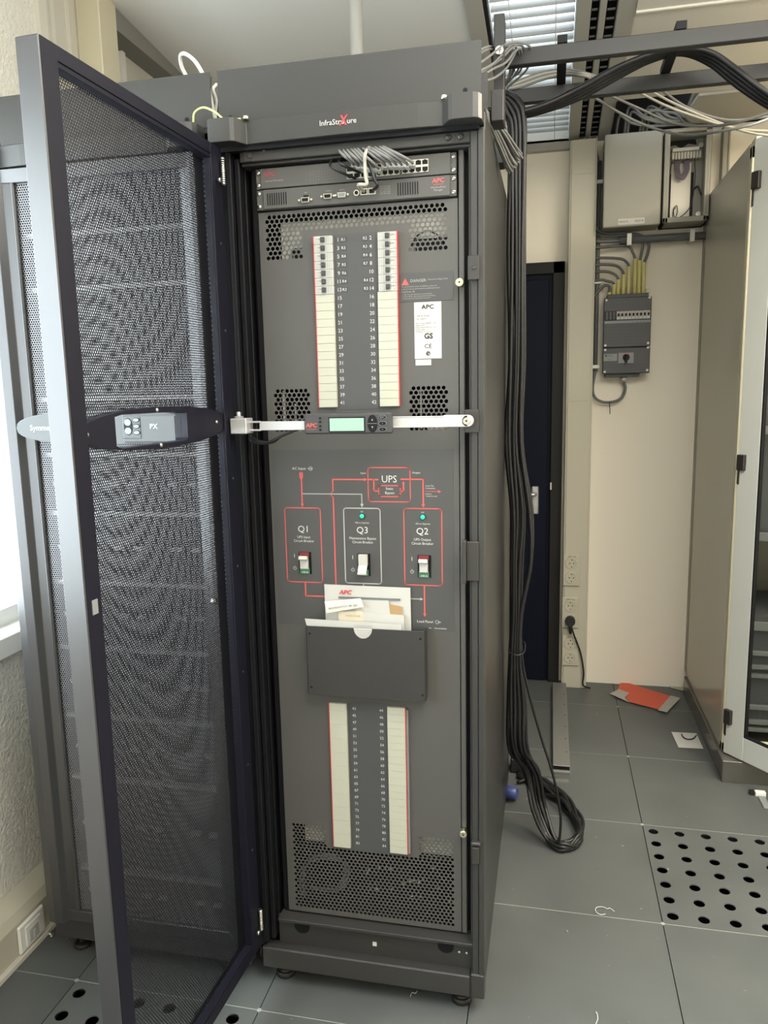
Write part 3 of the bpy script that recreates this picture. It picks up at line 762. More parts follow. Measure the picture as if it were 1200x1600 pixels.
for x, s_ in ((.2035, 1), (.491, 1)):
    zc = 1.3135 if x < .3 else .964
    P = [(x+.0042*math.cos(2*PI*k/14), zc+.0042*math.sin(2*PI*k/14)) for k in range(14)]
    line(tx, P, .0004, True); line(tx, [(x-.008 if x < .3 else x, zc), (x+.003 if x < .3 else x+.008, zc)], .0004); arrow(tx, x+.004 if x < .3 else x+.009, zc, 1, 0, .0016)
part('mimic_lettering', tx, M_white_ink, mf)
for x in (.3215, .461):
    m = MB(); m.cyl((x, Y3-.002, 1.2055), (x, Y3+.001, 1.2055), .0066, 18); b2 = part('lamp_bezel', m, M_black, bp)
    m = MB(); m.dome((x, Y3-.002, 1.2055), .0056, (0, -1, 0), .7, 18); part('indicator_lamp', m, M_green, b2, label='round green indicator lamp')
# main switches Q1 Q3 Q2
for x, dn in ((.1815, 0), (.3225, 1), (.4625, 0)):
    m = MB(); m.box(x-.0145, x+.0160, Y3-.0005, Y3+.001, 1.0665, 1.1190); sw_ = part('main_switch', m, [M_black], bp, bevel=.001)
    m = MB(); m.box(x-.012, x+.011, Y3-.002, Y3-.0004, 1.0675, 1.081); part('green_base', m, M_greenlab, sw_)
    m = MB(); m.text('100 A', x, 1.0712, .0062, Y3-.0024, bold=.02); part('lettering', m, M_white_ink, sw_)
    m = MB(); m.box(x-.012, x+.011, Y3-.002, Y3-.0004, 1.108, 1.1180); part('red_window', m, M_darkred, sw_)
    m = MB()
    if not dn:
        m.box(x-.0095, x+.0095, Y3-.009, Y3-.0005, 1.0805, 1.1035); m.box(x-.0095, x+.0095, Y3-.006, Y3-.0005, 1.079, 1.081)
        m.obox((x-.0105, Y3-.018, 1.1045), (.0205, 0, 0), (0, .012, -.005), (0, .004, .0080))
    else:
        m.box(x-.0105, x+.0105, Y3-.009, Y3-.0005, 1.092, 1.1175); m.obox((x-.0105, Y3-.020, 1.0765), (.021, 0, 0), (0, .014, .017), (0, .003, .0065)); m.obox((x-.0105, Y3-.022, 1.0735), (.021, 0, 0), (0, .006, 0), (0, 0, .005))
    part('rocker_lever', m, M_brk, sw_, bevel=.0012)
# document pocket
m = MB(); m.box(.189, .4675, -.004, -.0025, .786, .9515); m.box(.189, .191, -.004, PY, .786, .951); m.box(.466, .4675, -.004, PY, .786, .951); m.box(.189, .4675, -.004, PY, .785, .787)
pk = part('document_pocket', m, M_rack, bp, bevel=.001)
m = MB(); m.cyl((.325, -.0046, .9515), (.325, -.0042, .9515), .0, 4) if False else None
for x, z in ((.1975, .9335), (.4575, .9335), (.1975, .8035), (.4605, .8005)):
    m = MB(); m.cyl((x, -.0046, z), (x, -.004, z), .0028, 10); part('rivet', m, M_black, pk)
for x, z in ((.5475, 1.7045), (.5500, .4590)):
    m = MB(); m.cyl((x, .028, z), (x, .010, z), .0085, 18); m.cyl((x, .010, z), (x, .008, z), .0075, 18); m.m = 1; m.cyl((x, .0078, z), (x, .0072, z), .002, 8); part('thumb_screw', m, [M_brass, M_black], bp, bevel=.001, label='chrome thumb screw')

# papers in the pocket
def sheet(name, pts, y, mats, lab, cat, curl=0, txts=(), th=.0012, txtmat=None):
    n = 8; m = MB()
    (xa, za), (xb, zb_), (xc, zc), (xd, zd) = pts   # TL TR BR BL
    for i in range(n+1):
        for j in range(n+1):
            s_, t_ = i/n, j/n
            x = (xa*(1-s_)+xb*s_)*(1-t_)+(xd*(1-s_)+xc*s_)*t_; z = (za*(1-s_)+zb_*s_)*(1-t_)+(zd*(1-s_)+zc*s_)*t_
            m.v.append((x, y-curl*(1-t_)**2-abs(curl)*.2*math.sin(s_*PI), z))
    for i in range(n):
        for j in range(n): a = i*(n+1)+j; m.face((a, a+1, a+n+2, a+n+1))
    me_loc = ((xa+xb)/2, y, min(zc, zd))
    o = solo(name, m, mats, lab, cat, loc=me_loc, group='papers in the document pocket')
    sd = o.modifiers.new('solid', 'SOLIDIFY'); sd.thickness = th; sd.offset = -1
    if txts:
        tm = MB()
        for s_, x, z, sz, k in txts: tm.text(s_, x, z, sz, y-.0022, **k)
        part('lettering', tm, txtmat or M_blue_ink, o)
    return o
sh = sheet('document', [(.228, 1.0445), (.4310, 1.0430), (.4325, .80), (.230, .80)], .024, M_paper, 'tall white manual with red logo, rearmost paper in the pocket', 'document')
tm = MB(); tm.text('APC', .2785, 1.0275, .0140, .0215, shear=.2, bold=.03, sx=1.1); part('logo_lettering', tm, M_logo_red, sh)
tm = MB(); tm.box(.262, .408, .0218, .0222, 1.0125, 1.0175); part('print_bar', tm, mat('print_bar', (.16, .17, .17), .6), sh)
sheet('envelope', [(.345, 1.010), (.412, .999), (.4145, .80), (.330, .80)], .020, M_kraft, 'brown kraft envelope between the white papers in pocket', 'envelope')
sheet('document', [(.300, 1.012), (.381, 1.0125), (.384, .98), (.300, .985)], .0195, M_paper, 'small white card leaning in the pocket in front of brown envelope', 'document')
sheet('document', [(.317, .984), (.4165, .9805), (.4180, .80), (.317, .80)], .017, M_paper, 'white leaflet at the right end of pocket, behind front sheet', 'document')
sheet('document', [(.262, .983), (.320, .987), (.332, .80), (.262, .80)], .0165, mat('cream_booklet', (.66, .60, .46), .8), 'cream stapled booklet low in the middle of pocket', 'document', txts=[('INDEX 24 AB', .297, .9745, .006, {})], txtmat=M_kraft)
o_ = sheet('label_strip', [(.232, 1.0075), (.318, 1.0185), (.325, .9985), (.236, .9800)], .009, mat('label_backing', (.76, .74, .64), .6), 'folded label strip resting diagonally across papers in pocket', 'label strip')
tm = MB(); fr = ((.242, .0065, .9915), (.98, 0, .17), (-.17, 0, .98)); tm.text('MASTERSWITCH VM  ||||||', 0, 0, .0062, 0, 'LEFT', frame=fr, bold=.02); part('lettering', tm, M_blue_ink, o_)
tl = [('Customer service and support contact list', .370, .960, .0042, {})]
fs_ = sheet('document', [(.185, .9665), (.413, .9625), (.413, .80), (.222, .80)], .006, M_paper, 'front white printed sheet curling left out of the pocket', 'document', curl=.004)
tm = MB()
for k in range(7): tm.text(('Technical support numbers', 'for the region listed below', 'see the table on the back', 'or contact the reseller', 'warranty and service', 'information sheet', 'page two')[k], .325, .9565-k*.0046, .0040, -.0055 if k > 1 else .0, **{})
part('lettering', tm, M_blue_ink, fs_)
m = MB()
pp = [(.325+.0215*math.cos(a), .9520+.024*math.sin(a)) for a in [PI+PI*k/14 for k in range(15)]]
m.prism(pp, 'y', -.0048, -.0042)
o_ = part('thumb_flap', m, M_paper, fs_, label='half-round white tongue hanging over the pocket edge')

# ---------------- circuit breakers
def breaker(side):
    x0, x1 = (.2315, .2725) if side == 'L' else (.3700, .4140)
    z1, z0 = 1.817, 1.817-SP
    b_ = thing('circuit_breaker', '', 'circuit breaker', ((x0+x1)/2, PY-.0, z0), 'small circuit breakers in the upper columns')
    s_ = 1 if side == 'L' else -1; xo = x0 if side == 'L' else x1
    X = lambda d: xo+s_*d
    m = MB(); m.box(X(.0), X(.041), PY-.009, PY, z0+.0003, z1-.0003); m.m = 1; m.box(X(-.0018), X(.0005), PY-.0095, PY, z0, z1); part('body', m, [M_brk, M_redstrip], b_, bevel=.0004)
    m = MB(); m.box(X(.0145), X(.0255), PY-.0100, PY-.0088, z0+.003, z1-.002); part('lever_recess', m, M_lgrey, b_)
    m = MB(); m.obox((min(X(.0165), X(.0240)), PY-.017, z0+.0045), (.0075, 0, 0), (0, .008, 0), (0, 0, .0095)); part('lever', m, M_greymod, b_, bevel=.0008)
    m = MB()
    for q in range(3): m.box(X(.029+q*.004), X(.0297+q*.004), PY-.0094, PY-.0089, z0+.001, z1-.001)
    m.box(X(.003), X(.0036), PY-.0094, PY-.0089, z0+.001, z1-.001); part('seams', m, M_lgrey, b_)
    m = MB(); m.text('C16', 0, 0, .0050, 0, frame=((X(.010), PY-.0096, z1-.0065), (1, 0, 0), (0, 0, 1))); m.text('II', 0, 0, .004, 0, frame=((X(.007), PY-.0096, z0+.0045), (1, 0, 0), (0, 0, 1))); part('lettering', m, M_black_ink, b_)
    return b_
for side, RR_ in (('L', RL), ('R', RR)):
    src = breaker(side)
    for k in range(7):
        num = 2*k+1 if side == 'L' else 2*k+2
        lab = 'white circuit breaker with dark lever beside number %d, %s column' % (num, 'left' if side == 'L' else 'right')
        if k == 0: src['label'] = lab; continue
        copy_thing(src, (0, 0, -k*SP), lab)

# ---------------- network switch and server
SWY = .024
ns = thing('network_switch', 'charcoal rack switch with grey cables at the top of the open rack', 'network switch', (.32, .024, 1.921))
m = MB(); m.box(.1045, .541, SWY, SWY+.30, 1.9225, 1.9640); m.box(.116, .529, SWY-.003, SWY, 1.9225, 1.9640); part('chassis', m, M_panel, ns, bevel=.0008)
m = MB(); m.text('APC', .1365, 1.9515, .0125, SWY-.0034, shear=.1, bold=.03, sx=1.15); m.box(.127, .147, SWY-.0034, SWY-.0031, 1.9435, 1.9443); part('logo_lettering', m, M_dimred, ns)
m = MB(); m.text('Internal Hub/switch', .1265, 1.9375, .0052, SWY-.0034, 'LEFT')
for q in range(12):
    for r_ in range(4): m.box(.228+q*.0065, .2293+q*.0065, SWY-.0034, SWY-.0031, 1.932+r_*.0052, 1.9328+r_*.0052)
part('lettering', m, M_dim_ink, ns)
def portblock(root, x0, n, w_, z0, h):
    m = MB(); m.box(x0, x0+n*w_, SWY-.006, SWY-.002, z0, z0+2*h); fr_ = part('port_block', m, M_port, root, bevel=.0006)
    m = MB()
    for i in range(n):
        for j in range(2):
            xa = x0+i*w_+.0014; za = z0+j*h+.0022; m.box(xa, xa+w_-.0028, SWY-.0066, SWY-.0058, za, za+h-.0048)
            m.box(xa+.003, xa+w_-.006, SWY-.0066, SWY-.0058, za+(h-.0048 if j else -.0014), za+(h-.0036 if j else 0))
    part('port_openings', m, M_black, fr_)
portblock(ns, .3095, 4, .0152, 1.9275, .0125); portblock(ns, .3735, 4, .0125, 1.9285, .0125); portblock(ns, .4285, 4, .0138, 1.9290, .0128)
def screws(root, zz):
    for x in (.110, .5355):
        for z in zz:
            m = MB(); m.dome((x, SWY+.0005, z), .0052, (0, -1, 0), .7); m.m = 1; m.box(x-.003, x+.003, SWY-.0040, SWY-.0032, z-.0005, z+.0005); part('rack_screw', m, [M_steel, M_black], root)
screws(ns, (1.9300, 1.9560))
sv = thing('rack_server', 'charcoal one-unit manager appliance with serial ports, below the switch', 'server', (.32, .024, 1.88))
m = MB(); m.box(.1045, .541, SWY, SWY+.35, 1.8790, 1.9205); m.box(.121, .528, SWY-.004, SWY, 1.8800, 1.9200); part('chassis', m, M_panel, sv, bevel=.0008)
for xa, n in ((.130, 9), (.418, 9)):
    m = MB()
    for q in range(n): m.box(xa+q*.0052, xa+q*.0052+.0022, SWY-.0045, SWY-.0039, 1.8870, 1.9120)
    part('vent_slots', m, M_black, sv)
m = MB(); m.text('APC', .5035, 1.9105, .0120, SWY-.0044, bold=.03, sx=1.1, shear=.1); m.box(.4935, .5150, SWY-.0044, SWY-.0041, 1.9028, 1.9036); part('logo_lettering', m, M_red_ink, sv)
m = MB(); m.text('InfraStruXure', .5035, 1.8975, .0056, SWY-.0044); m.text('Manager', .5035, 1.8920, .0056, SWY-.0044)
for q in range(5): m.text('status link activity', .380, 1.9075-q*.0036, .0032, SWY-.0044, 'LEFT')
for x, s_ in ((.217, 'USB'), (.268, 'Serial A'), (.298, 'Serial B')): m.text(s_, x, 1.9075, .0036, SWY-.0044)
part('lettering', m, M_dim_ink, sv)
m = MB(); m.box(.2125, .2235, SWY-.005, SWY-.0039, 1.8985, 1.9025); part('usb_port', m, M_black, sv)
for x, z in ((.217, 1.8920), (.267, 1.8960), (.298, 1.8965)):
    m = MB(); m.prism([(x-.0095, z+.005), (x+.0095, z+.005), (x+.008, z-.005), (x-.008, z-.005)], 'y', SWY-.009, SWY-.0039)
    for s_ in (-.0135, .0135): m.cyl((x+s_, SWY-.009, z), (x+s_, SWY-.0039, z), .0026, 6)
    c_ = part('serial_connector', m, M_port, sv, bevel=.0005)
    m = MB(); m.prism([(x-.0075, z+.0035), (x+.0075, z+.0035), (x+.0065, z-.0035), (x-.0065, z-.0035)], 'y', SWY-.0096, SWY-.0088); part('connector_face', m, [M_lgrey if x == .298 else M_black][0], c_)
m = MB(); m.cyl((.330, SWY-.007, 1.8985), (.330, SWY-.0039, 1.8985), .0062, 14); m.m = 1; m.cyl((.330, SWY-.0078, 1.8985), (.330, SWY-.0068, 1.8985), .0040, 12); part('round_connector', m, [M_port, M_black], sv)
for x in (.3465, .3635):
    m = MB(); m.box(x-.0078, x+.0078, SWY-.007, SWY-.0039, 1.8930, 1.9060); m.m = 1; m.box(x-.0056, x+.0056, SWY-.0078, SWY-.0066, 1.8950, 1.9035); part('network_port', m, [M_port, M_black], sv)
screws(sv, (1.8865, 1.9130))

# cables out of the switch
tops = [540, 546, 552, 558, 563, 568, 576, 582, 588, 594, 601, 606]
ends = [(556, 262), (563, 264), (571, 264), (580, 266), (587, 266), (594, 268), (604, 263), (613, 262), (621, 262), (629, 262), (638, 262), (646, 260)]
for k, (tu, (eu, ev)) in enumerate(zip(tops, ends)):
    a = on(tu, 242, 'y', .06); e = on(eu, ev, 'y', SWY-.010)
    m = MB()
    m.tube([(a.x-.004, .09, 1.996), (a.x, .03, 1.985), (a.x+.006, -.012, 1.975), ((a.x+e.x)/2+.004, -.026-.002*(k % 3), (1.972+e.z)/2), (e.x, -.014, e.z+.002), (e.x, SWY-.006, e.z)], .0030, 8)
    o_ = solo('data_cable', m, M_cab_grey, 'grey data cable arching from the rack top into the switch ports', 'cable', group='grey cables into the switch')
    mm = MB(); mm.box(e.x-.0052, e.x+.0052, -.006, SWY-.006, e.z-.0040, e.z+.0042); part('clear_plug', mm, M_cab_white, o_, bevel=.001)
for k, pts in enumerate([[(513, 243), (516, 258), (530, 268), (548, 271)], [(526, 243), (530, 254), (540, 260), (556, 262)]]):
    m = MB(); P = [on(u, v, 'y', -.02) for u, v in pts]; P = [Vector((P[0].x, .09, 1.996)), Vector((P[0].x, .02, P[0].z+.004))]+P[1:]; P[-1].y = SWY-.006; m.tube(P, .0028)
    solo('data_cable', m, M_cab_blk, ('black cable drooping at the left end of the switch ports', 'black cable just right of the leftmost black one at the switch')[k], 'cable')
m = MB(); P = [on(u, v, 'y', -.03) for u, v in [(571, 240), (570, 255), (571, 275), (573, 288), (576, 298)]]
m.tube([(P[0].x, .09, 1.996), (P[0].x, .02, 1.988)]+P[:-1]+[(.345, -.024, 1.903), (.3465, SWY-.006, 1.8995)], .0036)
solo('data_cable', m, M_cab_lt, 'pale cable hanging straight from rack top into the manager appliance', 'cable')
m = MB(); P = [on(u, v, 'y', -.022) for u, v in [(573, 243), (580, 265), (585, 280), (590, 290)]]
m.tube([(P[0].x, .09, 1.996), (P[0].x, .02, 1.988)]+P+[(.3635, SWY-.006, 1.8995)], .0034)
solo('data_cable', m, M_cab_blk, 'black cable running beside the pale one into the manager appliance', 'cable')

# ---------------- display arm across the rack
DY = -.050
da = thing('swing_arm', 'white metal swing arm crossing the rack front and carrying the display', 'bracket', (.06, -.03, 1.41))
m = MB(); m.box(.052, .090, -.062, -.022, 1.398, 1.432); m.cyl((.060, -.03, 1.432), (.060, -.03, 1.446), .005, 10); m.cyl((.060, -.03, 1.432), (.060, -.03, 1.436), .011, 14)
part('hinge_block', m, M_alu, da, bevel=.003)
m = MB(); m.box(.088, .114, -.040, -.032, 1.403, 1.407); m.box(.088, .114, -.040, -.032, 1.421, 1.425); m.box(.110, .215, -.036, -.030, 1.404, 1.424); part('left_bar', m, M_alu, da, bevel=.001)
m = MB(); m.box(.395, .522, -.030, -.024, 1.408, 1.429); m.box(.40, .522, -.031, -.029, 1.4275, 1.4305); m.box(.40, .522, -.031, -.029, 1.4065, 1.4095); part('right_bar', m, M_alu, da, bevel=.001)
m = MB(); m.box(.517, .568, -.032, -.022, 1.407, 1.432); m.cyl((.568, -.022, 1.4195), (.568, -.032, 1.4195), .0125, 18); eb = part('end_plate', m, M_alu, da, bevel=.001)
m = MB(); m.cyl((.566, -.032, 1.4195), (.566, -.036, 1.4195), .0075, 16); m.m = 1; m.cyl((.566, -.036, 1.4195), (.566, -.0365, 1.4195), .002, 8); part('lock_knob', m, [M_steel, M_black], eb)
du = thing('display_unit', 'dark display unit with pale green screen on the white arm', 'display', (.30, DY, 1.395))
def onD(u, v): return on(u, v, 'y', DY)
p1, p2 = onD(475, 649), onD(612, 676); q1 = onD(475, 678)
dx0, dx1, dz0, dz1 = p1.x, p2.x, (q1.z+p2.z)/2-.0015, (p1.z+onD(612, 646).z)/2+.002
m = MB(); m.box(dx0, dx1, DY, -.031, dz0, dz1); part('housing', m, M_disp, du, bevel=.003)
a, b_ = onD(515, 653), onD(569, 673)
m = MB(); m.box(a.x, b_.x, DY-.0012, DY-.0002, b_.z, a.z-.001); part('screen', m, M_lcd, du, label='pale green liquid crystal screen')
m = MB(); m.box(a.x-.0025, b_.x+.0025, DY-.0008, DY-.0002, b_.z-.0025, a.z+.0015); part('screen_bezel', m, M_black, du)
cz = (dz0+dz1)/2
m = MB(); m.text('APC', dx0+.016, cz-.003, .0120, DY-.0006, shear=.1, bold=.03, sx=1.1); m.box(dx0+.006, dx0+.027, DY-.0007, DY-.0004, cz-.0115, cz-.0107); part('logo_lettering', m, M_red_ink, du)
def ell(mb, x, z, rx, rz, y0, y1, n=20): mb.prism([(x+rx*math.cos(2*PI*k/n), z+rz*math.sin(2*PI*k/n)) for k in range(n)][::-1], 'y', y1, y0)
for z in (cz+.0125, cz+.0045, cz-.0045, cz-.0125):
    m = MB(); ell(m, dx0+.036, z, .0028, .0022, DY-.0012, DY); part('status_lamp', m, M_black, du)
bx = b_.x
m = MB(); ell(m, bx+.0185, cz, .0105, .0185, DY-.0018, DY, 24); kp = part('arrow_key', m, M_black, du, bevel=.0005)
m = MB(); m.box(bx+.008, bx+.029, DY-.0022, DY-.0019, cz-.0003, cz+.0003); ar = m
ar.prism([(bx+.0165, cz+.006), (bx+.0185, cz+.0105), (bx+.0205, cz+.006)], 'y', DY-.0022, DY-.0019); ar.prism([(bx+.0165, cz-.006), (bx+.0205, cz-.006), (bx+.0185, cz-.0105)], 'y', DY-.0022, DY-.0019); part('key_marks', ar, M_dim_ink, kp)
for z, s_ in ((cz+.0125, 'ESC'), (cz, '?'), (cz-.0125, '<')):
    m = MB(); ell(m, bx+.0405, z, .0085, .0048, DY-.0010, DY, 18); rg = part('oval_key', m, M_lgrey, du)
    m = MB(); ell(m, bx+.0405, z, .0075, .0040, DY-.0018, DY-.0009, 18); m.m = 1; m.text(s_, bx+.0405, z, .0058, DY-.0022); part('key_cap', m, [M_black, M_dim_ink], rg)
for k, dz_ in enumerate((0, .006, -.005)):
    m = MB(); m.tube([(.080, -.026, 1.400), (.080, -.018, 1.385+dz_), (.097+k*.004, -.02, 1.377+dz_*.6), (.125+k*.006, -.024, 1.378), (.16, -.030, 1.392), (.205, -.030, 1.408)], .0026)
    solo('signal_cable', m, M_cab_blk, 'thin black cable looping under the left part of swing arm', 'cable', group='thin cables under the swing arm')

# ---------------- open door (part of the rack)
HX, HY = .050, -.032; FX, FY = .018, -.578
hin = Vector((HX, HY, 0)); e1 = (Vector((FX, FY, 0))-hin); DW = e1.length; e1.normalize(); n1 = Vector((-e1.y, e1.x, 0))  # n1 points to +x side?
if n1.x < 0: n1 = -n1
DZ0, DZ1 = .130, 1.996
def DP(s_, t_, z): return hin+e1*s_+n1*t_+Vector((0, 0, z))      # s from hinge, t inward (inner face t = 0)
def dbox(mb, s0, s1, t0, t1, z0, z1): mb.obox(DP(s0, t0, z0), e1*(s1-s0), n1*(t1-t0), Vector((0, 0, z1-z0)))
m = MB()
TH = .040
dbox(m, DW-.004, DW, -TH, 0, DZ0, DZ1)
dbox(m, .0, DW, -TH, -TH+.003, DZ0, DZ0+.02); dbox(m, .0, DW, -TH, -TH+.003, DZ1-.018, DZ1); dbox(m, .0, .05, -TH, -TH+.003, DZ0, DZ1); dbox(m, DW-.05, DW, -TH, -TH+.003, DZ0, DZ1)
dbox(m, .0, DW, -TH, 0, DZ1-.003, DZ1); dbox(m, .0, DW, -TH, 0, DZ0, DZ0+.003)
dr_ = part('front_door', m, M_rackgrey, rk, bevel=.003, label='perforated door, hinged left and swung fully open')
m = MB(); i0 = -.004
dbox(m, DW-.040, DW-.004, i0-.004, 0, DZ0, DZ1); dbox(m, 0, .045, i0-.004, 0, DZ0, DZ1); dbox(m, .045, DW-.040, i0-.004, 0, DZ1-.022, DZ1); dbox(m, .045, DW-.040, i0-.004, 0, DZ0, DZ0+.025)
dbox(m, DW-.040, DW-.034, -.02, i0, DZ0, DZ1); dbox(m, .040, .046, -.02, i0, DZ0, DZ1); dbox(m, .04, DW-.034, -.022, -.002, DZ1-.030, DZ1-.022); dbox(m, .04, DW-.034, -.022, -.002, DZ0+.025, DZ0+.033)
part('inner_frame', m, M_navyframe, dr_, bevel=.0006)
# perforated sheet: own local axes through a rotated object
m = MB(); o_ = DZ0+.025
m.box(0, DW-.075, -.0004, .0004, 0, 1.396-o_); m.box(0, DW-.075, -.0004, .0004, 1.453-o_, DZ1-DZ0-.05); m.box(0, .155, -.0004, .0004, 1.396-o_, 1.453-o_); m.box(.389, DW-.075, -.0004, .0004, 1.396-o_, 1.453-o_)
me = mkmesh('perforated_sheet', m); ps = bpy.data.objects.new('perforated_sheet', me); COL.objects.link(ps); me.materials.append(mesh_mat('perforated_black', (.008, .008, .012), 'XZ', .0056, .0022, .4))
ps.parent = dr_
# local matrix: x along e1, y along -n1
R3 = Matrix((e1, n1, Vector((0, 0, 1)))).transposed().to_4x4(); R3.translation = DP(.040, -.018, DZ0+.025)-ROOT[dr_.name]
ps.matrix_local = R3
# oval bezel with a window
def oval_ring(mb, sc, zc, a, b_, win, t0, t1, n=48, pw=.75):
    def pt(th):
        c, s_ = math.cos(th), math.sin(th); return (sc+a*math.copysign(abs(c)**1.0, c), zc+b_*math.copysign(abs(s_)**pw, s_))
    (w0, w1, h0, h1) = win
    outer = []; inner = []
    for k in range(n):
        th = 2*PI*k/n; outer.append(pt(th)); c, s_ = math.cos(th), math.sin(th)
        cx, cz = (w0+w1)/2, (h0+h1)/2; dx, dz = outer[-1][0]-cx, outer[-1][1]-cz
        f = min((w1-w0)/2/max(abs(dx), 1e-9), (h1-h0)/2/max(abs(dz), 1e-9)); inner.append((cx+dx*f, cz+dz*f))
    o = len(mb.v)
    for t_ in (t0, t1):
        for q in outer: mb.v.append(tuple(DP(q[0], t_, q[1])))
        for q in inner: mb.v.append(tuple(DP(q[0], t_, q[1])))
    for k in range(n):
        k2 = (k+1) % n
        mb.face((o+k, o+k2, o+n+k2, o+n+k)); mb.face((o+2*n+k, o+3*n+k, o+3*n+k2, o+2*n+k2)); mb.face((o+k, o+2*n+k, o+2*n+k2, o+k2)); mb.face((o+n+k, o+n+k2, o+3*n+k2, o+3*n+k))
m = MB(); oval_ring(m, DW/2-.002, 1.4255, .2480, .0385, (.195, .429, 1.3960, 1.4530), -.030, -.004, pw=.88)
bz = part('oval_bezel', m, M_navyframe, dr_, label='black oval bezel with a rectangular window')
for s_, z in ((.075, 1.4265), (.505, 1.4245), (.300, 1.4580), (.294, 1.3930)):
    m = MB(); m.dome(DP(s_, -.004, z), .0042, n1, .7); part('bezel_screw', m, M_steel, bz)
m = MB(); dbox(m, DW-.028, DW-.014, 0, .0015, 1.136, 1.160); part('sticker', m, M_lgrey, dr_)
for z in (1.948, .205):
    m = MB(); m.cyl(DP(.006, .006, z-.028), DP(.006, .006, z+.028), .0045, 12)
    for q in range(12): m.cyl(DP(.006, .006, z-.026+q*.0045), DP(.006, .006, z-.0238+q*.0045), .0056, 12)
    m.cyl(DP(.024, .003, z-.022), DP(.024, .010, z-.022), .005, 10); part('hinge_pin', m, M_steel, dr_)
m = MB()
for z in (.4, .62, .85, 1.1, 1.3, 1.62, 1.80): m.dome(DP(.020, 0, z), .003, n1, .5)
part('frame_rivets', m, M_rack, dr_)
m = MB(); dbox(m, .016, .026, -.0005, .0006, 1.78, 1.92); dbox(m, .016, .026, -.0005, .0006, 1.36, 1.50); part('frame_slots', m, M_black, dr_)

# ================================================================= CLOSED RACK (behind the open door)
rb = thing('equipment_rack', 'closed charcoal rack with perforated door and silver oval badge, seen through the open door', 'rack', (-.28, .5, 0))
BX0, BX1 = -.547, .012
m = MB(); m.box(BX0, BX0+.005, .02, YD, ZB, ZT); part('side_panel', m, M_rackgrey, rb)
m = MB(); m.box(BX1-.005, BX1, .02, YD, ZB, ZT); part('side_panel', m, M_side, rb)
m = MB(); m.box(BX0, BX1, .0, YD, ZT-.01, ZT); part('roof', m, M_rack, rb)
m = MB(); m.box(BX0, BX1, YD-.02, YD, ZB, ZT-.01); part('rear_panel', m, M_rack, rb)
m = MB(); m.box(BX0, BX1, -.012, .02, .052, .118); part('plinth', m, M_rackgrey, rb, bevel=.002)
for x, y in ((-.50, .03), (-.06, .03), (-.50, .98), (-.06, .98)):
    m = MB(); m.cyl((x, y, 0), (x, y, .012), .024, 20, .021); f = part('levelling_foot', m, M_rubber, rb, bevel=.002)
    m = MB(); m.cyl((x, y, .012), (x, y, .055), .008, 12, .006); part('threaded_stem', m, M_brass, f)
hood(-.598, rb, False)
BD0, BD1 = .122, 1.996
m = MB()
m.prism([(BX0, .0), (BX0, -.034), (BX0+.008, -.046), (BX0+.030, -.050), (BX0+.052, -.046), (BX0+.062, -.030), (BX0+.082, -.026), (BX0+.086, -.032), (BX0+.091, -.028), (BX0+.091, -.005), (BX0+.088, 0)], 'z', BD0, BD1)
m.prism([(BX1-.062, .0), (BX1-.062, -.024), (BX1-.050, -.030), (BX1-.035, -.034), (BX1-.015, -.034), (BX1-.003, -.028), (BX1-.003, 0)], 'z', BD0, BD1)
m.box(BX0+.05, BX1-.03, -.032, 0, BD0, BD0+.03); m.box(BX0+.05, BX1-.03, -.032, 0, BD1-.03, BD1)
bd = part('front_door', m, M_rackgrey, rb, bevel=.001)
m = MB(); m.box(BX0+.090, BX1-.06, -.022, -.021, BD0+.028, BD1-.028); part('perforated_sheet', m, mesh_mat('perforated_grey', (.15, .15, .16), 'XZ', .0060, .0021, .3), bd)
N_ = 40; cxB, czB = -.262, 1.4165
m = MB(); m.prism([(cxB+.221*math.cos(2*PI*k/N_), czB+.0405*math.copysign(abs(math.sin(2*PI*k/N_))**.75, math.sin(2*PI*k/N_))) for k in range(N_)][::-1], 'y', -.040, -.062)
ov = part('oval_badge', m, M_silver, bd, bevel=.002, label='silver oval badge carrying the display and lettering')
m = MB(); m.text('Symmetra', -.446, 1.4165, .018, -.0628, 'LEFT', bold=.01); part('lettering', m, M_white_ink, ov)
m = MB(); m.box(-.205, -.050, -.068, -.062, 1.3815, 1.4425); dB = part('control_panel', m, M_pxgrey, ov, bevel=.003)
m = MB(); m.text('PX', -.1275, 1.4170, .016, -.0686, bold=.01); part('lettering', m, M_white_ink, dB)
m = MB(); m.box(-.206, -.160, -.0686, -.068, 1.3905, 1.3913); m.box(-.160, -.1592, -.0686, -.068, 1.3905, 1.440); m.box(-.076, -.0745, -.0686, -.068, 1.382, 1.440); part('panel_seams', m, M_black, dB)
m = MB(); ell(m, -.190, 1.4175, .0105, .0190, -.0690, -.068, 24); k1 = part('arrow_key', m, M_black, dB)
m = MB(); ell(m, -.190, 1.4270, .0082, .0075, -.0700, -.0688, 18); ell(m, -.190, 1.4080, .0082, .0075, -.0700, -.0688, 18); part('key_cap', m, M_lgrey, k1)
for z in (1.4320, 1.4180, 1.4040):
    m = MB(); ell(m, -.1695, z, .0085, .0050, -.0690, -.068, 18); k1 = part('oval_key', m, M_black, dB)
    m = MB(); ell(m, -.1695, z, .0072, .0038, -.0700, -.0688, 18); part('key_cap', m, M_lgrey, k1)
m = MB(); m.dome((-.020, -.042, 1.012), .008, (0, -1, 0), .6); part('door_lock', m, M_steel, bd)
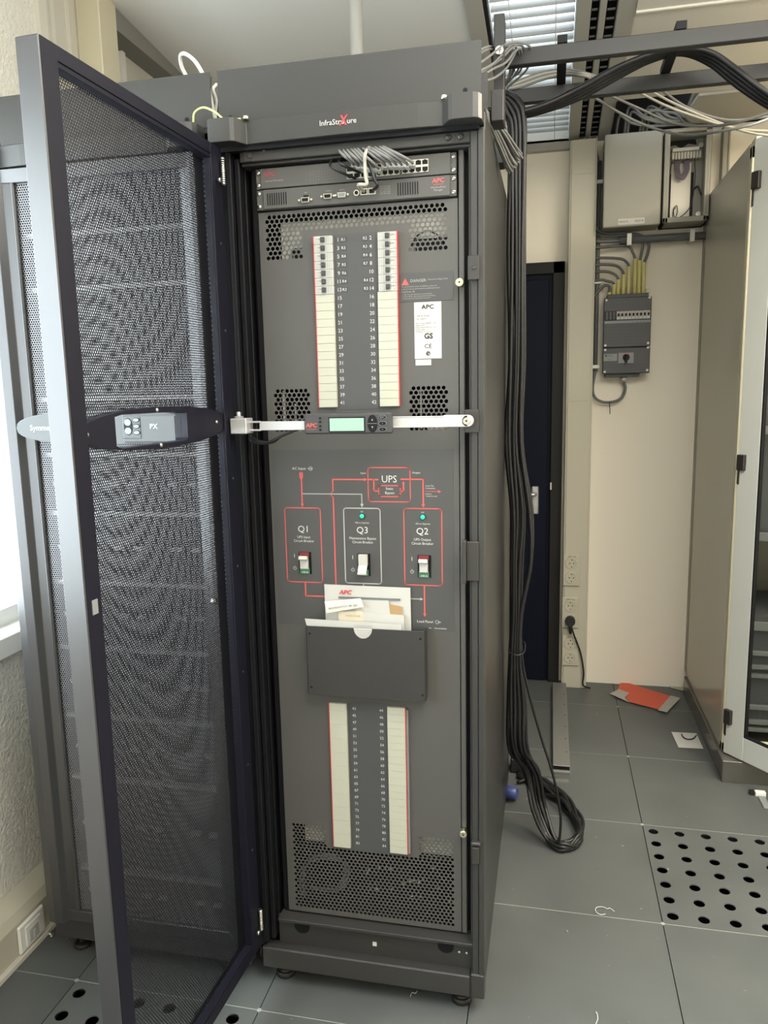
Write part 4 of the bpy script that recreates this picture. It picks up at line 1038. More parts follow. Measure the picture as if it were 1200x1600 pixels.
# modules behind the closed door
lines = [(200, 360), (200, 447), (230, 622), (230, 710), (230, 802), (240, 912), (245, 1016), (245, 1125), (270, 1225), (290, 1372), (290, 1470), (300, 1560)]
M_modface = mat('module_face', (.022, .022, .025), .4)
zl = [on(u, v, 'y', .0).z for u, v in lines]
zl = [z for z in zl if z > .14]
mods_z = zl+[.135]
prevz = 1.97; MK = 0
print('MODS', len(mods_z))
for k, z in enumerate(mods_z):
    if prevz-z < .03: continue
    mo = thing('battery_module', 'dark battery module with pale edge in the closed rack, tier %s' % ('topmost' if k == 0 else 'just below another one'), 'module', (-.27, .03, z), 'modules behind the closed perforated door')
    ORD = ('topmost', 'second from the top', 'third from the top', 'fourth from the top', 'fifth from the top', 'sixth from the top', 'seventh from the top', 'fourth from the bottom', 'third from the bottom', 'second from the bottom', 'lowest', 'lowest', 'lowest', 'lowest'); mo['label'] = 'dark module with pale lip behind the closed perforated door, '+ORD[MK]; MK += 1
    b_ = MB(); b_.box(-.46, -.045, .004, .5, z+.004, prevz-.004)
    for q in (1, 2): b_.box(-.47+q*.146-.0015, -.47+q*.146+.0015, .0, .004, z+.004, prevz-.004)
    part('front_face', b_, M_modface, mo)
    b_ = MB(); b_.box(-.46, -.045, -.010, .004, z-.005, z+.005); part('lower_lip', b_, M_alu, mo)
    if z < 1.4:
        for q in range(3):
            b_ = MB(); xx = -.44+q*.152; zz = (z+prevz)/2; b_.box(xx, xx+.025, -.006, .004, zz-.005, zz+.005); b_.box(xx+.05, xx+.07, -.006, .004, zz-.005, zz+.005); part('latch', b_, M_alu, mo)
    prevz = z
# cables in the gap between the troughs
m = MB(); m.tube([on(293, 122, 'y', .14), on(284, 104, 'y', .13), on(282, 88, 'y', .12), on(289, 84, 'y', .11), on(304, 95, 'y', .08), on(318, 118, 'y', .05), on(328, 145, 'y', .03), on(334, 180, 'y', .02), (.027, .02, 2.055)], .0045)
solo('power_cable', m, M_cab_white, 'pale cable arching over the trough left of the open rack', 'cable')
m = MB(); m.tube([on(338, 132, 'y', .05), on(333, 140, 'y', .03), on(338, 158, 'y', .03), on(337, 185, 'y', .03), (.030, .04, 2.055)], .0035); m.m = 1
solo('power_cable', m, M_cab_white, 'short knotted pale cable in the gap between the two troughs', 'cable')
m = MB(); m.tube([on(329, 121, 'y', .05), on(330, 150, 'y', .05), (.024, .05, 2.055)], .003)
solo('power_cable', m, M_cab_blk, 'black cable standing up in the gap between the two troughs', 'cable')
# vertical pipe
m = MB(); p = on(557, 60, 'y', .50); m.cyl((p.x, .50, ZT), (p.x, .50, ceil_z(.5)), .0175, 20); m.cyl((p.x, .50, ZT), (p.x, .50, ZT+.01), .03, 20)
solo('vertical_pipe', m, mat('pipe_grey', (.27, .265, .245), .6), 'pale grey vertical pipe rising from the open rack to the ceiling', 'pipe')

# ================================================================= CABLE LADDER
M_ladder = mat('ladder_black', (.017, .017, .016), .45)
LZ = 2.33; RA, RB_ = .590, .866
cl = thing('cable_ladder', 'black ladder-like cable tray running right from the rack top', 'cable tray', (1.2, .7, LZ))
m = MB(); m.box(.575, 3.0, RA-.012, RA+.012, LZ, LZ+.041); part('side_rail', m, M_ladder, cl, bevel=.002)
m = MB(); m.box(.575, 3.0, RB_-.012, RB_+.012, LZ, LZ+.041); part('side_rail', m, M_ladder, cl, bevel=.002)
for x in (.753, 1.046, 1.37, 1.70, 2.05):
    m = MB(); m.box(x-.013, x+.013, RA-.012, RB_+.012, LZ+.042, LZ+.062); part('rung', m, M_black, cl, bevel=.001)
m = MB(); m.box(.586, .612, .44, .50, 2.05, 2.40); m.box(.575, .620, RA-.035, RA-.012, LZ+.002, LZ+.04); part('support_post', m, M_ladder, cl, bevel=.002)
m = MB(); m.box(.6005, .628, .16, .22, 2.06, 2.125); part('support_foot', m, M_ladder, cl, bevel=.002)
m = MB(); m.cyl((.600, .430, 2.312), (.600, .44, 2.312), .010, 14); part('bolt', m, M_steel, cl)

def cab(name, pts, r, mt, lab, grp=None, n=8):
    m = MB(); m.tube(pts, r, n); return solo(name, m, mt, lab, 'cable', group=grp)
# heavy black cables: from the rack rear, along the ladder
for k in range(4):
    dv = k*5; dy = k*.018
    P = [on(752+k*2, 170+dv*.4, 'y', .72+dy), on(800, 176+dv*.5, 'y', .72+dy), on(850, 164+dv*.6, 'y', .72+dy), on(905, 138+dv, 'y', .72+dy), on(960, 108+dv, 'y', .72+dy), on(1015, 86+dv*.6, 'y', .72+dy), on(1065, 76+dv*.5, 'y', .72+dy), on(1110, 82+dv*1.2, 'y', .72+dy), on(1150, 108+dv*1.6, 'y', .72+dy), on(1200, 146+dv*1.3, 'y', .72+dy), on(1290, 200+dv, 'y', .74+dy), on(1400, 215+dv, 'y', .76+dy)]
    cab('power_cable', P, .0085, M_cab_blk, 'thick black cable arching over the rungs of the cable ladder', 'thick cables on the ladder')
# black bundle hanging down the rear right side of the rack
NB = 13
for k in range(NB):
    q = k/(NB-1); o = (q-.5); yb = .74+.05*math.sin(k*2.1)
    j = lambda a: random.uniform(-a, a)
    topx = 795+24*q
    P = [on(770, 152+26*(1-q), 'y', yb), on(786, 142+24*(1-q), 'y', yb), on(topx-6, 158+22*(1-q), 'y', yb), on(topx+1, 190+8*(1-q), 'y', yb), on(topx+1+j(1), 260, 'y', yb),
         on(topx+j(2), 400, 'y', yb), on(topx+j(2), 560, 'y', yb), on(topx-3+j(2), 690, 'y', yb), on((800+22*q if k not in (11, 12) else 829+(k-11)*3)+j(2), 800, 'y', yb),
         on((798+20*q if k not in (11, 12) else 830)+j(2), 880, 'y', yb), on(800+15*q, 960, 'y', yb), on(797+16*q, 1025, 'y', yb), on(794+26*q, 1100, 'y', yb), on(797+26*q+j(2), 1170, 'y', yb)]
    # lower loops, reaching the floor
    dx = (q-.5)*.05
    P += [(.690+dx, .80+j(.03), .22), (.715+dx*.8, .78+j(.03), .10+j(.02)), (.755+dx*.6, .73+j(.015), .022+.006*(k % 3)), (.800+dx*.4, .705+j(.015), .012+.010*(k % 3)),
          (.845+dx*.2, .745+j(.012), .012+.011*(k % 4)), (.850+j(.01), .83+j(.02), .012+.012*(k % 3)), (.810+j(.012), .96+j(.02), .012+.011*(k % 4)), (.745+j(.02), 1.06+j(.03), .012+.010*(k % 3)), (.690+j(.02), 1.12+j(.03), .012+.008*(k % 3)), (.630, 1.15+j(.05), .010)]
    cab('power_cable', P, .0062, M_cab_blk, 'black cable of the bundle hanging down behind the open rack', 'black hanging bundle', 7)
cab('power_cable', [on(812, 700, 'y', .70), on(822, 780, 'y', .70), on(830, 840, 'y', .70), on(824, 900, 'y', .70), on(814, 960, 'y', .70), on(816, 1030, 'y', .70), on(826, 1080, 'y', .70), on(845, 1150, 'y', .70), on(864, 1210, 'y', .70), on(874, 1260, 'y', .70), on(876, 1290, 'y', .70), (.775, .70, .02), (.74, .74, .012)], .0042, M_cab_blk, 'thin black cable swinging out to the right of the hanging bundle')
m = MB(); p = on(806, 1022, 'y', .68)
m.tube([(p.x-.022, .69, p.z), (p.x, .675, p.z-.002), (p.x+.022, .69, p.z), (p.x+.026, .74, p.z), (p.x+.020, .80, p.z), (p.x-.015, .80, p.z), (p.x-.024, .74, p.z), (p.x-.022, .69, p.z)], .0022)
solo('cable_tie', m, M_rubber, 'black tie wrapped around the hanging bundle in front of the dark door', 'cable tie')
# grey data cables around the rack top
GL = [[(748, 100), (765, 88), (785, 72), (803, 66), (820, 68), (829, 76), (828, 95), (822, 110), (808, 124), (792, 138)],
      [(748, 116), (765, 105), (783, 92), (799, 76), (812, 71), (819, 78), (817, 98), (812, 112), (800, 122), (788, 136)],
      [(748, 122), (770, 108), (790, 98), (803, 82), (812, 76), (815, 84), (813, 100), (806, 115), (796, 126), (785, 136)],
      [(748, 129), (772, 122), (790, 108), (800, 92), (808, 78), (811, 86), (806, 100), (802, 112), (793, 126), (783, 137)],
      [(748, 112), (770, 100), (784, 86), (796, 74), (804, 72), (808, 82), (803, 100), (800, 112), (790, 126), (781, 138)],
      [(748, 80), (757, 75), (766, 73), (775, 76), (785, 84), (793, 92), (797, 104), (795, 118), (788, 130), (780, 140)],
      [(748, 85), (758, 79), (767, 77), (778, 82), (788, 92), (795, 100), (798, 112), (793, 124), (786, 132), (778, 142)]]
for k, pts in enumerate(GL):
    Yc = [.30, .36, .44, .50, .54, .58, .64, .68, .70, .72]
    cab('data_cable', [on(u, v, 'y', y_-(.0 if n_ < 4 or k > 4 else 0)) for n_, ((u, v), y_) in enumerate(zip(pts, Yc))], .0029, M_cab_grey, 'grey data cable looping over the ladder end at the rack corner', 'grey cables over the ladder end')
for k in range(14):
    q = k/13; e = (797+19*(1-q)+random.uniform(-2, 2), 243+28*q+random.uniform(-3, 3)); jj = random.uniform(-2, 2)
    P = [on(750, 164+8*q, 'y', .10), on(757, 171+9*q, 'y', .12), on(768, 182+20*q+jj, 'y', .2), on(757+.55*(e[0]-757), 175+12*q+.45*(e[1]-175)+jj, 'y', .28+.02*(k % 3)), on(757+.85*(e[0]-757), 178+6*q+.82*(e[1]-178), 'y', .36+.02*(k % 3)), on(e[0], e[1], 'y', .42)]
    cab('data_cable', P, .0030, M_cab_grey, 'grey data cable fanning from the bar end down to black bundle', 'grey fan of cables right of the name bar')
for k in range(5):
    P = [on(790-k*2, 140, 'y', .85), on(815, 136-k*3, 'y', .85), on(850, 124-k*3, 'y', .85), on(885, 117-k*2, 'y', .84), on(915, 120-k*1.5, 'y', .80), on(940+k*5, 128, 'y', .88), on(1010, 132+k, 'y', .9)]
    cab('data_cable', P, .0034, [M_cab_grey, M_cab_lt][k % 2], ('grey', 'cream')[k % 2]+' data cable lying on the ladder over the blind', ('grey', 'cream')[k % 2]+' cables lying on the ladder')
sw1 = [[(925, 150), (975, 180), (1020, 200), (1070, 211), (1120, 206), (1170, 196), (1215, 180)], [(955, 150), (1000, 170), (1050, 192), (1100, 197), (1150, 192), (1215, 172)]]
for k, pts in enumerate(sw1): cab('data_cable', [on(u, v, 'y', 1.1+.12*math.sin(i)) for i, (u, v) in enumerate(pts)], .0042, M_cab_grey, ('lower grey data cable sagging below the ladder in front of the wall boxes', 'upper grey data cable sagging below the ladder in front of the wall boxes')[k])
sw2 = [[(1000, 145), (1040, 165), (1080, 180), (1130, 196), (1165, 203), (1215, 206)], [(1020, 144), (1050, 160), (1090, 178), (1140, 198), (1175, 208), (1215, 214)], [(1035, 142), (1070, 166), (1110, 182), (1150, 188), (1215, 180)]]
for k, pts in enumerate(sw2): cab('data_cable', [on(u, v, 'y', 1.12) for u, v in pts], .0040, (M_cab_lt, M_cab_lt, M_cab_grey)[k], ('upper of the two cream cables sagging toward the right cabinet', 'lower of the two cream cables sagging toward the right cabinet', 'short grey cable beside the cream ones under the ladder')[k])
M_dusty = mat('dusty_cable', (.20, .19, .165), .8)
for k in range(9):
    a = random.uniform(.99, 1.05)
    P = [(a+k*.02, 2.17, 2.60), (a+k*.022+.01, 2.12+random.uniform(-.03, .02), 2.66+.02*(k % 3)), (a+k*.028+.06, 2.10, 2.63+.012*(k % 4)), (a+k*.02+.16, 2.12, 2.615+.008*(k % 3)), (a+.32, 2.14, 2.62)]
    cab('data_cable', P, .0060, M_dusty, 'dusty cable curling on top of the wall boxes', 'cables above the wall boxes')

# ================================================================= WALL ELECTRICS
BY = 2.05
eb_ = thing('junction_box', 'closed beige metal junction box high on the wall with white label strip', 'electrical box', (1.07, 2.12, 2.19))
m = MB(); m.box(.953, 1.195, BY+.012, YB, 2.190, 2.574); part('body', m, M_box, eb_, bevel=.002)
m = MB(); m.box(.951, 1.192, BY, BY+.012, 2.186, 2.577); part('cover', m, M_box, eb_, bevel=.004)
p1, p2 = on(966, 341, 'y', BY), on(1007, 349, 'y', BY)
m = MB(); m.box(p1.x, p2.x, BY-.001, BY, p2.z, p1.z-.004); lb_ = part('label_strip', m, M_paper, eb_)
m = MB(); m.text('VELD A', p1.x+.022, (p1.z+p2.z)/2-.002, .012, BY-.0014); m.text('VELD B', p2.x-.024, (p1.z+p2.z)/2-.002, .012, BY-.0014); part('lettering', m, M_black_ink, lb_)
ob = thing('junction_box', 'open beige junction box beside the closed one, with terminal row and pale plate', 'electrical box', (1.29, 2.12, 2.19))
ox0, ox1, oz0, oz1 = 1.203, 1.392, 2.190, 2.572
m = MB(); m.box(ox0, ox1, YB-.03, YB, oz0, oz1); m.box(ox0, ox0+.012, BY, YB, oz0, oz1); m.box(ox1-.012, ox1, BY, YB, oz0, oz1); m.box(ox0, ox1, BY, YB, oz0, oz0+.022); m.box(ox0, ox1, BY, YB, oz1-.012, oz1)
m.box(ox0+.01, ox0+.022, BY+.0, BY+.006, oz0, oz1); m.box(ox1-.022, ox1-.01, BY, BY+.006, oz0, oz1)
part('body', m, M_box, ob, bevel=.002)
m = MB(); m.box(ox0+.014, ox1-.014, YB-.034, YB-.03, oz0+.022, oz1-.012); part('back_plate', m, M_boxin, ob)
m = MB(); m.box(1.248, 1.330, YB-.040, YB-.034, 2.225, 2.46); m.m = 1; m.box(1.236, 1.247, YB-.038, YB-.034, 2.235, 2.42); m.box(1.331, 1.343, YB-.038, YB-.034, 2.235, 2.42); mp = part('mounting_plate', m, [M_plate, M_black], ob, label='pale galvanised mounting plate')
m = MB()
for q in range(10): m.box(1.243+q*.0125, 1.2535+q*.0125, YB-.075, YB-.04, 2.470, 2.500)
part('terminal_row', m, M_trunk, ob, bevel=.002)
m = MB(); m.box(1.246, 1.358, YB-.066, YB-.050, 2.505, 2.520); part('marker_strip', m, M_white, ob, bevel=.002)
for q in range(4):
    m = MB(); xx = 1.262+q*.006; m.tube([(xx, YB-.06, 2.47), (xx-.004, YB-.07, 2.43), (xx+.012, YB-.075, 2.395-.004*q), (xx+.035, YB-.07, 2.42), (xx+.036, YB-.06, 2.47)], .0032); part('wire_loop', m, mat('wire_mauve', (.13, .10, .12), .5), ob)
m = MB(); m.tube([(1.245, YB-.06, 2.465), (1.235, YB-.06, 2.40), (1.225, YB-.06, 2.36), (1.215, YB-.05, 2.345)], .002); m.tube([(1.34, YB-.06, 2.47), (1.345, YB-.06, 2.38), (1.33, YB-.05, 2.27), (1.27, YB-.05, 2.215)], .0018); m.tube([(1.342, YB-.05, 2.345), (1.360, YB-.05, 2.355), (1.375, YB-.05, 2.32)], .004); part('loose_wires', m, M_cab_blk, ob)
m = MB(); m.tube([(1.26, YB-.045, 2.235), (1.262, YB-.05, 2.27), (1.275, YB-.05, 2.28), (1.278, YB-.05, 2.25), (1.268, YB-.05, 2.23), (1.262, YB-.05, 2.26), (1.272, YB-.05, 2.275)], .0016); part('coiled_wire', m, M_cab_blk, ob)
for xx, zz in ((1.222, 2.53), (1.368, 2.53), (1.222, 2.24), (1.368, 2.24)):
    m = MB(); m.cyl((xx, YB-.045, zz), (xx, YB-.034, zz), .011, 12); part('stud', m, M_steel, ob)
m = MB(); m.prism([(1.225, 2.558), (1.345, 2.558), (1.350, 2.535), (1.315, 2.542), (1.285, 2.525), (1.262, 2.540), (1.235, 2.536)], 'y', YB-.037, YB-.034); part('cable_opening', m, M_black, ob)
# panelling right of the box
m = MB(); m.box(1.398, 1.412, 2.15, YB, 0.1, 2.60); m.box(1.455, 1.475, 2.14, YB, 0.1, 2.60); m.box(1.478, 1.486, 2.15, YB, .1, 2.6); struct('trim_12', m, M_box, bevel=.002)
# tilted loose ceiling tile
m = MB(); a = [on(u, v, 'y', yy) for u, v, yy in ((1092, 150, 1.82), (1200, 138, 1.82), (1200, 178, 2.05), (1150, 190, 2.08), (1108, 194, 2.08), (1078, 192, 2.05), (1070, 182, 2.0), (1082, 164, 1.9))]
a[1].x += .25; a[2].x += .25
n = len(a); m.v = [tuple(p) for p in a]+[tuple(p+Vector((0, 0, .012))) for p in a]
m.face(range(n)); m.face([n+i for i in range(n)][::-1])
for i in range(n): m.face((i, n+i, n+(i+1) % n, (i+1) % n))
solo('ceiling_tile', m, mat('loose_tile', (.40, .38, .33), .8), 'loose beige ceiling tile with rounded corner sagging above the wall boxes', 'ceiling tile')

# conduits
CY = 2.165
c = thing('conduit', 'short thick dark horizontal conduit in two white clips under the junction boxes', 'conduit', (1.18, CY, 2.15))
pA, pB = on(968, 377, 'y', CY-.02), on(1099, 367, 'y', CY-.02)
m = MB(); m.cyl((pA.x, CY-.02, (pA.z+pB.z)/2), (pB.x+.05, CY-.02, (pA.z+pB.z)/2), .017, 16); part('pipe', m, M_conduit, c)
zc_ = (pA.z+pB.z)/2
m = MB(); m.tube([(.93, CY-.02, zc_+.005), (.96, CY-.02, zc_), (pA.x+.02, CY-.02, zc_)], .009); part('cable', m, M_conduit, c)
for u in (983, 1081):
    p = on(u, 372, 'y', CY-.03); m = MB(); m.box(p.x-.010, p.x+.010, CY-.042, YB, zc_-.026, zc_-.019); m.box(p.x-.010, p.x+.010, CY-.044, CY-.038, zc_-.026, zc_+.026); m.box(p.x-.010, p.x+.010, CY-.042, YB, zc_+.019, zc_+.026); part('clip', m, M_white, c, bevel=.001)
c = thing('conduit', 'long thin dark vertical conduit beside the cream trunking, curling into the board', 'conduit', (.95, CY, 1.5))
m = MB(); P = [on(u, v, 'y', CY) for u, v in ((930, 225), (933, 245), (937, 262))]; m.tube(P, .007)
x_ = on(934, 400, 'y', CY).x
m.tube([(x_, CY, 2.50), (x_, CY, 2.0), (x_, CY, 1.56)], .0095, 10, 1)
P = [Vector((x_, CY, 1.56))]+[on(u, v, 'y', CY) for u, v in ((926, 605), (929, 620), (941, 628), (958, 628), (971, 622), (977, 608), (975, 597))]
m.tube(P, .0065); part('pipe', m, M_conduit, c)
m = MB(); p = on(952, 628, 'y', CY-.01); m.tube([p, on(953, 640, 'y', CY-.01), on(953, 647, 'y', CY-.01)], .0018); part('tie_tail', m, M_black, c)
for v in (285, 573, 441):
    p = on(935, v, 'y', CY); m = MB(); m.box(x_-.018, x_+.018, CY-.014, YB, p.z-.008, p.z+.008); part('clip', m, M_white, c, bevel=.001)
# distribution board
DBY = 2.105
db = thing('distribution_board', 'dark wall-mounted distribution board with white breaker row and rotary switch', 'electrical panel', (1.07, DBY, 1.53))
def onB(cx_, cy_, y=DBY): return on(850+cx_/3.4286, 200+cy_/3.4286, 'y', y)
bx0, bx1 = .968, 1.176
m = MB(); m.box(bx0+.004, bx1-.004, DBY+.012, YB-.001, 1.552, 1.885); m.box(bx0+.014, bx1-.012, DBY+.02, YB-.001, 1.885, 1.905); m.box(bx0+.014, bx1-.04, DBY+.02, YB-.001, 1.530, 1.552); part('housing', m, M_dist, db, bevel=.002)
m = MB(); m.box(bx0, bx1, DBY, DBY+.012, 1.665, 1.888); part('upper_cover', m, M_dist, db, bevel=.003)
m = MB(); m.box(bx0, bx1, DBY, DBY+.012, 1.545, 1.663); part('lower_cover', m, M_dist, db, bevel=.003)
m = MB()
for i in range(14):
    for z in (1.872, 1.858, 1.846, 1.755, 1.740, 1.725, 1.710, 1.695, 1.680, 1.650, 1.640, 1.572, 1.560, 1.585):
        m.box(bx0+.012+i*.0140, bx0+.0145+i*.0140, DBY-.0006, DBY, z, z+.002)
part('knockout_marks', m, M_black, db)
for (x, z) in ((bx0+.010, 1.878), (bx1-.010, 1.882), (bx0+.010, 1.675), (bx1-.010, 1.680), (bx0+.010, 1.655), (bx1-.010, 1.660), (bx0+.010, 1.555), (bx1-.010, 1.558)):
    m = MB(); m.cyl((x, DBY-.003, z), (x, DBY, z), .0055, 14); part('cover_screw', m, M_cab_white, db)
m = MB(); m.box(bx0+.004, bx1-.003, DBY-.0012, DBY, 1.787, 1.828); part('breaker_window', m, M_black, db)
for k in range(3):
    m = MB(); m.box(bx0+.008+k*.0155, bx0+.021+k*.0155, DBY-.004, DBY-.001, 1.789, 1.826); part('blank_module', m, M_dist, db, bevel=.001)
wB = (bx1-.005-(bx0+.056))/9
for k in range(9):
    xa = bx0+.056+k*wB; m = MB(); m.box(xa+.0006, xa+wB-.0006, DBY-.006, DBY-.001, 1.789, 1.826); bk = part('breaker_module', m, M_brk, db, bevel=.0006)
    m = MB(); m.box(xa+.0045, xa+wB-.0040, DBY-.012, DBY-.006, 1.803, 1.816); part('lever', m, M_black, bk)
    m = MB(); m.box(xa+.002, xa+wB-.002, DBY-.0066, DBY-.006, 1.821, 1.823); part('red_mark', m, M_red_ink, bk)
m = MB(); m.box(bx0+.004, bx1-.003, DBY-.0014, DBY, 1.773, 1.784); ls = part('label_strip', m, M_lgrey, db)
m = MB()
for k in range(9): m.text(str(k+1), bx0+.056+(k+.5)*wB, 1.7785, .0075, DBY-.002)
part('lettering', m, M_black_ink, ls)
m = MB(); m.box(bx0+.003, bx0+.064, DBY-.002, DBY, 1.603, 1.637); br = part('brand_plate', m, M_lgrey, db, bevel=.001)
m = MB(); m.box(bx0+.010, bx0+.018, DBY-.0026, DBY-.002, 1.624, 1.632); m.text('schneider', bx0+.0195, 1.628, .0070, DBY-.0026, 'LEFT'); m.text('H 63', bx0+.03, 1.611, .006, DBY-.0026); part('lettering', m, M_black_ink, br)
cx = bx0+.103
m = MB(); m.box(cx-.034, cx+.034, DBY-.004, DBY, 1.592, 1.640); m.m = 1; m.box(cx-.03, cx+.03, DBY-.0046, DBY-.004, 1.635, 1.637); rs = part('rotary_switch', m, [M_lgrey, M_red_ink], db, bevel=.001)
m = MB(); m.cyl((cx, DBY-.016, 1.618), (cx, DBY-.004, 1.618), .015, 20); m.box(cx-.005, cx+.005, DBY-.030, DBY-.012, 1.594, 1.630); part('rotary_knob', m, M_black, rs, bevel=.001)
m = MB(); m.cyl((1.070, CY-.01, 1.513), (1.070, CY-.01, 1.532), .014, 12); part('cable_gland', m, M_cab_white, db)
# sleeves and feed cables
sl_x = [(352, 880), (377, 838), (400, 812), (428, 785), (456, 742), (489, 700), (511, 710), (535, 718)]
ex_y = [(262, 920), (262, 868), (262, 820), (262, 772), (262, 735), (262, 700), (262, 655), (262, 0), ]
src_y = [905, 860, 820, 772, 735, 700, 652]
SY_ = 2.15
for k, (sx_, sy_) in enumerate(sl_x):
    top = onB(sx_, sy_, SY_); bot = onB(sx_-4, 905, SY_)
    s_ = solo('cable_sleeve', MB().cyl((bot.x, SY_, 1.906), (top.x, SY_, top.z), .0085, 12), M_sleeve, 'yellow sleeve above the distribution board, %s' % ('leftmost and shortest', 'second from the left', 'third from the left', 'fourth from the left', 'fourth from the right', 'third from the right', 'second from the right', 'rightmost')[k], 'sleeve', group='yellow sleeves over the distribution board', bevel=.001)
    t0 = top
    if k == 0: P = [onB(255, 925, SY_), onB(285, 880, SY_), onB(325, 845, SY_), onB(350, 850, SY_), onB(354, 882, SY_)]
    elif k < 6:
        ys = (None, 820, 775, 738, 702, 645)[k]
        P = [onB(258, ys, SY_), onB(310, ys-6, SY_), onB(sx_-45, ys-5+(4 if k < 5 else -8), SY_), onB(sx_-12, (ys+sy_)/2-2, SY_), onB(sx_, sy_+4, SY_)]
    elif k == 6: P = [onB(265, 560, SY_), onB(320, 578, SY_), onB(440, 575, SY_), onB(505, 585, SY_), onB(528, 620, SY_), onB(522, 670, SY_), onB(512, 715, SY_)]
    else: P = [onB(265, 510, SY_), onB(310, 562, SY_), onB(450, 563, SY_), onB(530, 580, SY_), onB(561, 620, SY_), onB(556, 670, SY_), onB(538, 722, SY_)]
    cab('power_cable', P, .0062, M_conduit, 'dark cable bending from the trunking into the %s yellow sleeve' % ('leftmost', 'second from left', 'third from left', 'fourth from left', 'fourth from right', 'third from right', 'second from right', 'rightmost')[k], 'feed cables of the distribution board')
m = MB(); p = onB(345, 850, SY_); q = onB(570, 850, SY_); m.box(q.x-.012, q.x+.006, YB-.006, YB, q.z-.02, q.z+.02); m.box(p.x-.02, p.x+.0, YB-.006, YB, p.z-.02, p.z+.01); m.box(p.x-.02, q.x, YB-.012, YB-.006, q.z-.006, q.z+.006)
solo('cable_rail', m, M_plate, 'small galvanised clamping rail behind the yellow sleeves', 'bracket')

# ================================================================= RIGHT CABINET
KX0, KX1, KY0, KY1 = 1.398, 2.05, 1.350, 2.13
kb = thing('glass_door_cabinet', 'cream server cabinet at right with its glazed white door ajar', 'cabinet', (1.7, 1.7, 0))
m = MB(); m.box(KX0, KX0+.012, KY0+.0305, KY1, .086, 2.305); part('side_panel', m, M_cabside, kb, bevel=.002)
m = MB(); m.box(KX1-.012, KX1, KY0+.03, KY1, .085, 2.305); part('side_panel', m, M_cabside, kb)
m = MB(); m.box(KX0+.013, KX1-.013, KY0+.03, KY1, 2.290, 2.3045); m.box(KX0+.005, KX1, KY0-.03, KY0+.03, 2.29, 2.31); part('top_panel', m, M_cabedge, kb)
m = MB(); m.box(KX0+.012, KX1-.012, KY1-.01, KY1, .1, 2.29); part('rear_panel', m, M_cabside, kb)
m = MB(); m.box(KX0, KX0+.030, KY0, KY0+.03, .085, 2.29); m.box(KX1-.03, KX1, KY0, KY0+.03, .085, 2.29); m.box(KX0, KX1, KY0, KY0+.03, .085, .12); m.box(KX0, KX1, KY0, KY0+.03, 2.25, 2.29); part('front_frame', m, M_cabedge, kb, bevel=.002)
m = MB(); m.box(KX0-.012, KX1, KY0-.09, KY1, .0, .085); part('base', m, M_base, kb, bevel=.001)
m = MB(); m.box(KX0+.06, KX0+.095, KY0+.06, KY0+.065, .12, 2.25); m.m = 1
z = .15
while z < 2.23:
    m.box(KX0+.074, KX0+.085, KY0+.0585, KY0+.060, z, z+.009); z += .0158
part('mounting_rail', m, [M_boxin, M_black], kb)
m = MB()
for z in (.14, .17, .23, .36, .395, .45): m.box(KX0+.10, KX1-.1, KY0+.07, KY0+.09, z, z+.014)
for z in (.55, .9, 1.3, 1.7): m.box(KX0+.10, KX1-.1, KY0+.07, KY0+.09, z, z+.03)
part('shelf_edges', m, M_conduit, kb)
m = MB(); m.box(KX0+.10, KX1-.1, KY0+.09, KY0+.5, .13, .60); m.box(KX0+.10, KX1-.1, KY0+.12, KY0+.5, .9, 2.2); part('equipment', m, M_dist, kb)
# glazed door
kh = Vector((KX0+.016, KY0-.012, 0)); ke = Vector((.641, -.767, 0)); kn = Vector((-.767, -.641, 0))
def KP(s_, t_, z): return kh+ke*s_+kn*t_+Vector((0, 0, z))
def kbox(mb, s0, s1, t0, t1, z0, z1): mb.obox(KP(s0, t0, z0), ke*(s1-s0), kn*(t1-t0), Vector((0, 0, z1-z0)))
KW = .62; m = MB(); fwid = .086
kbox(m, 0, fwid, 0, .02, .09, 2.305); kbox(m, KW-fwid, KW, 0, .02, .09, 2.305); kbox(m, fwid, KW-fwid, 0, .02, .09, .185); kbox(m, fwid, KW-fwid, 0, .02, 2.21, 2.305)
kd = part('glazed_door', m, M_cabdoor, kb, bevel=.003, label='off-white door frame around tall dark glass')
m = MB(); kbox(m, fwid-.004, KW-fwid+.004, .006, .010, .18, 2.215); part('glass_pane', m, M_glass, kd)
m = MB(); kbox(m, fwid-.001, fwid+.004, .002, .0195, .185, 2.21); kbox(m, fwid, KW-fwid, .002, .0195, .183, .188); part('glass_seal', m, M_black, kd)
for z in (2.14, 1.18, .215):
    m = MB(); kbox(m, .004, .034, .018, .034, z-.002, z+.055); m.box(KX0+.002, KX0+.020, KY0-.032, KY0-.012, z-.055, z+.035); m.cyl((KX0+.016, KY0-.024, z-.050), (KX0+.016, KY0-.024, z+.05), .010, 12)
    part('hinge', m, M_brown, kb, bevel=.002, label='dark brown hinge')

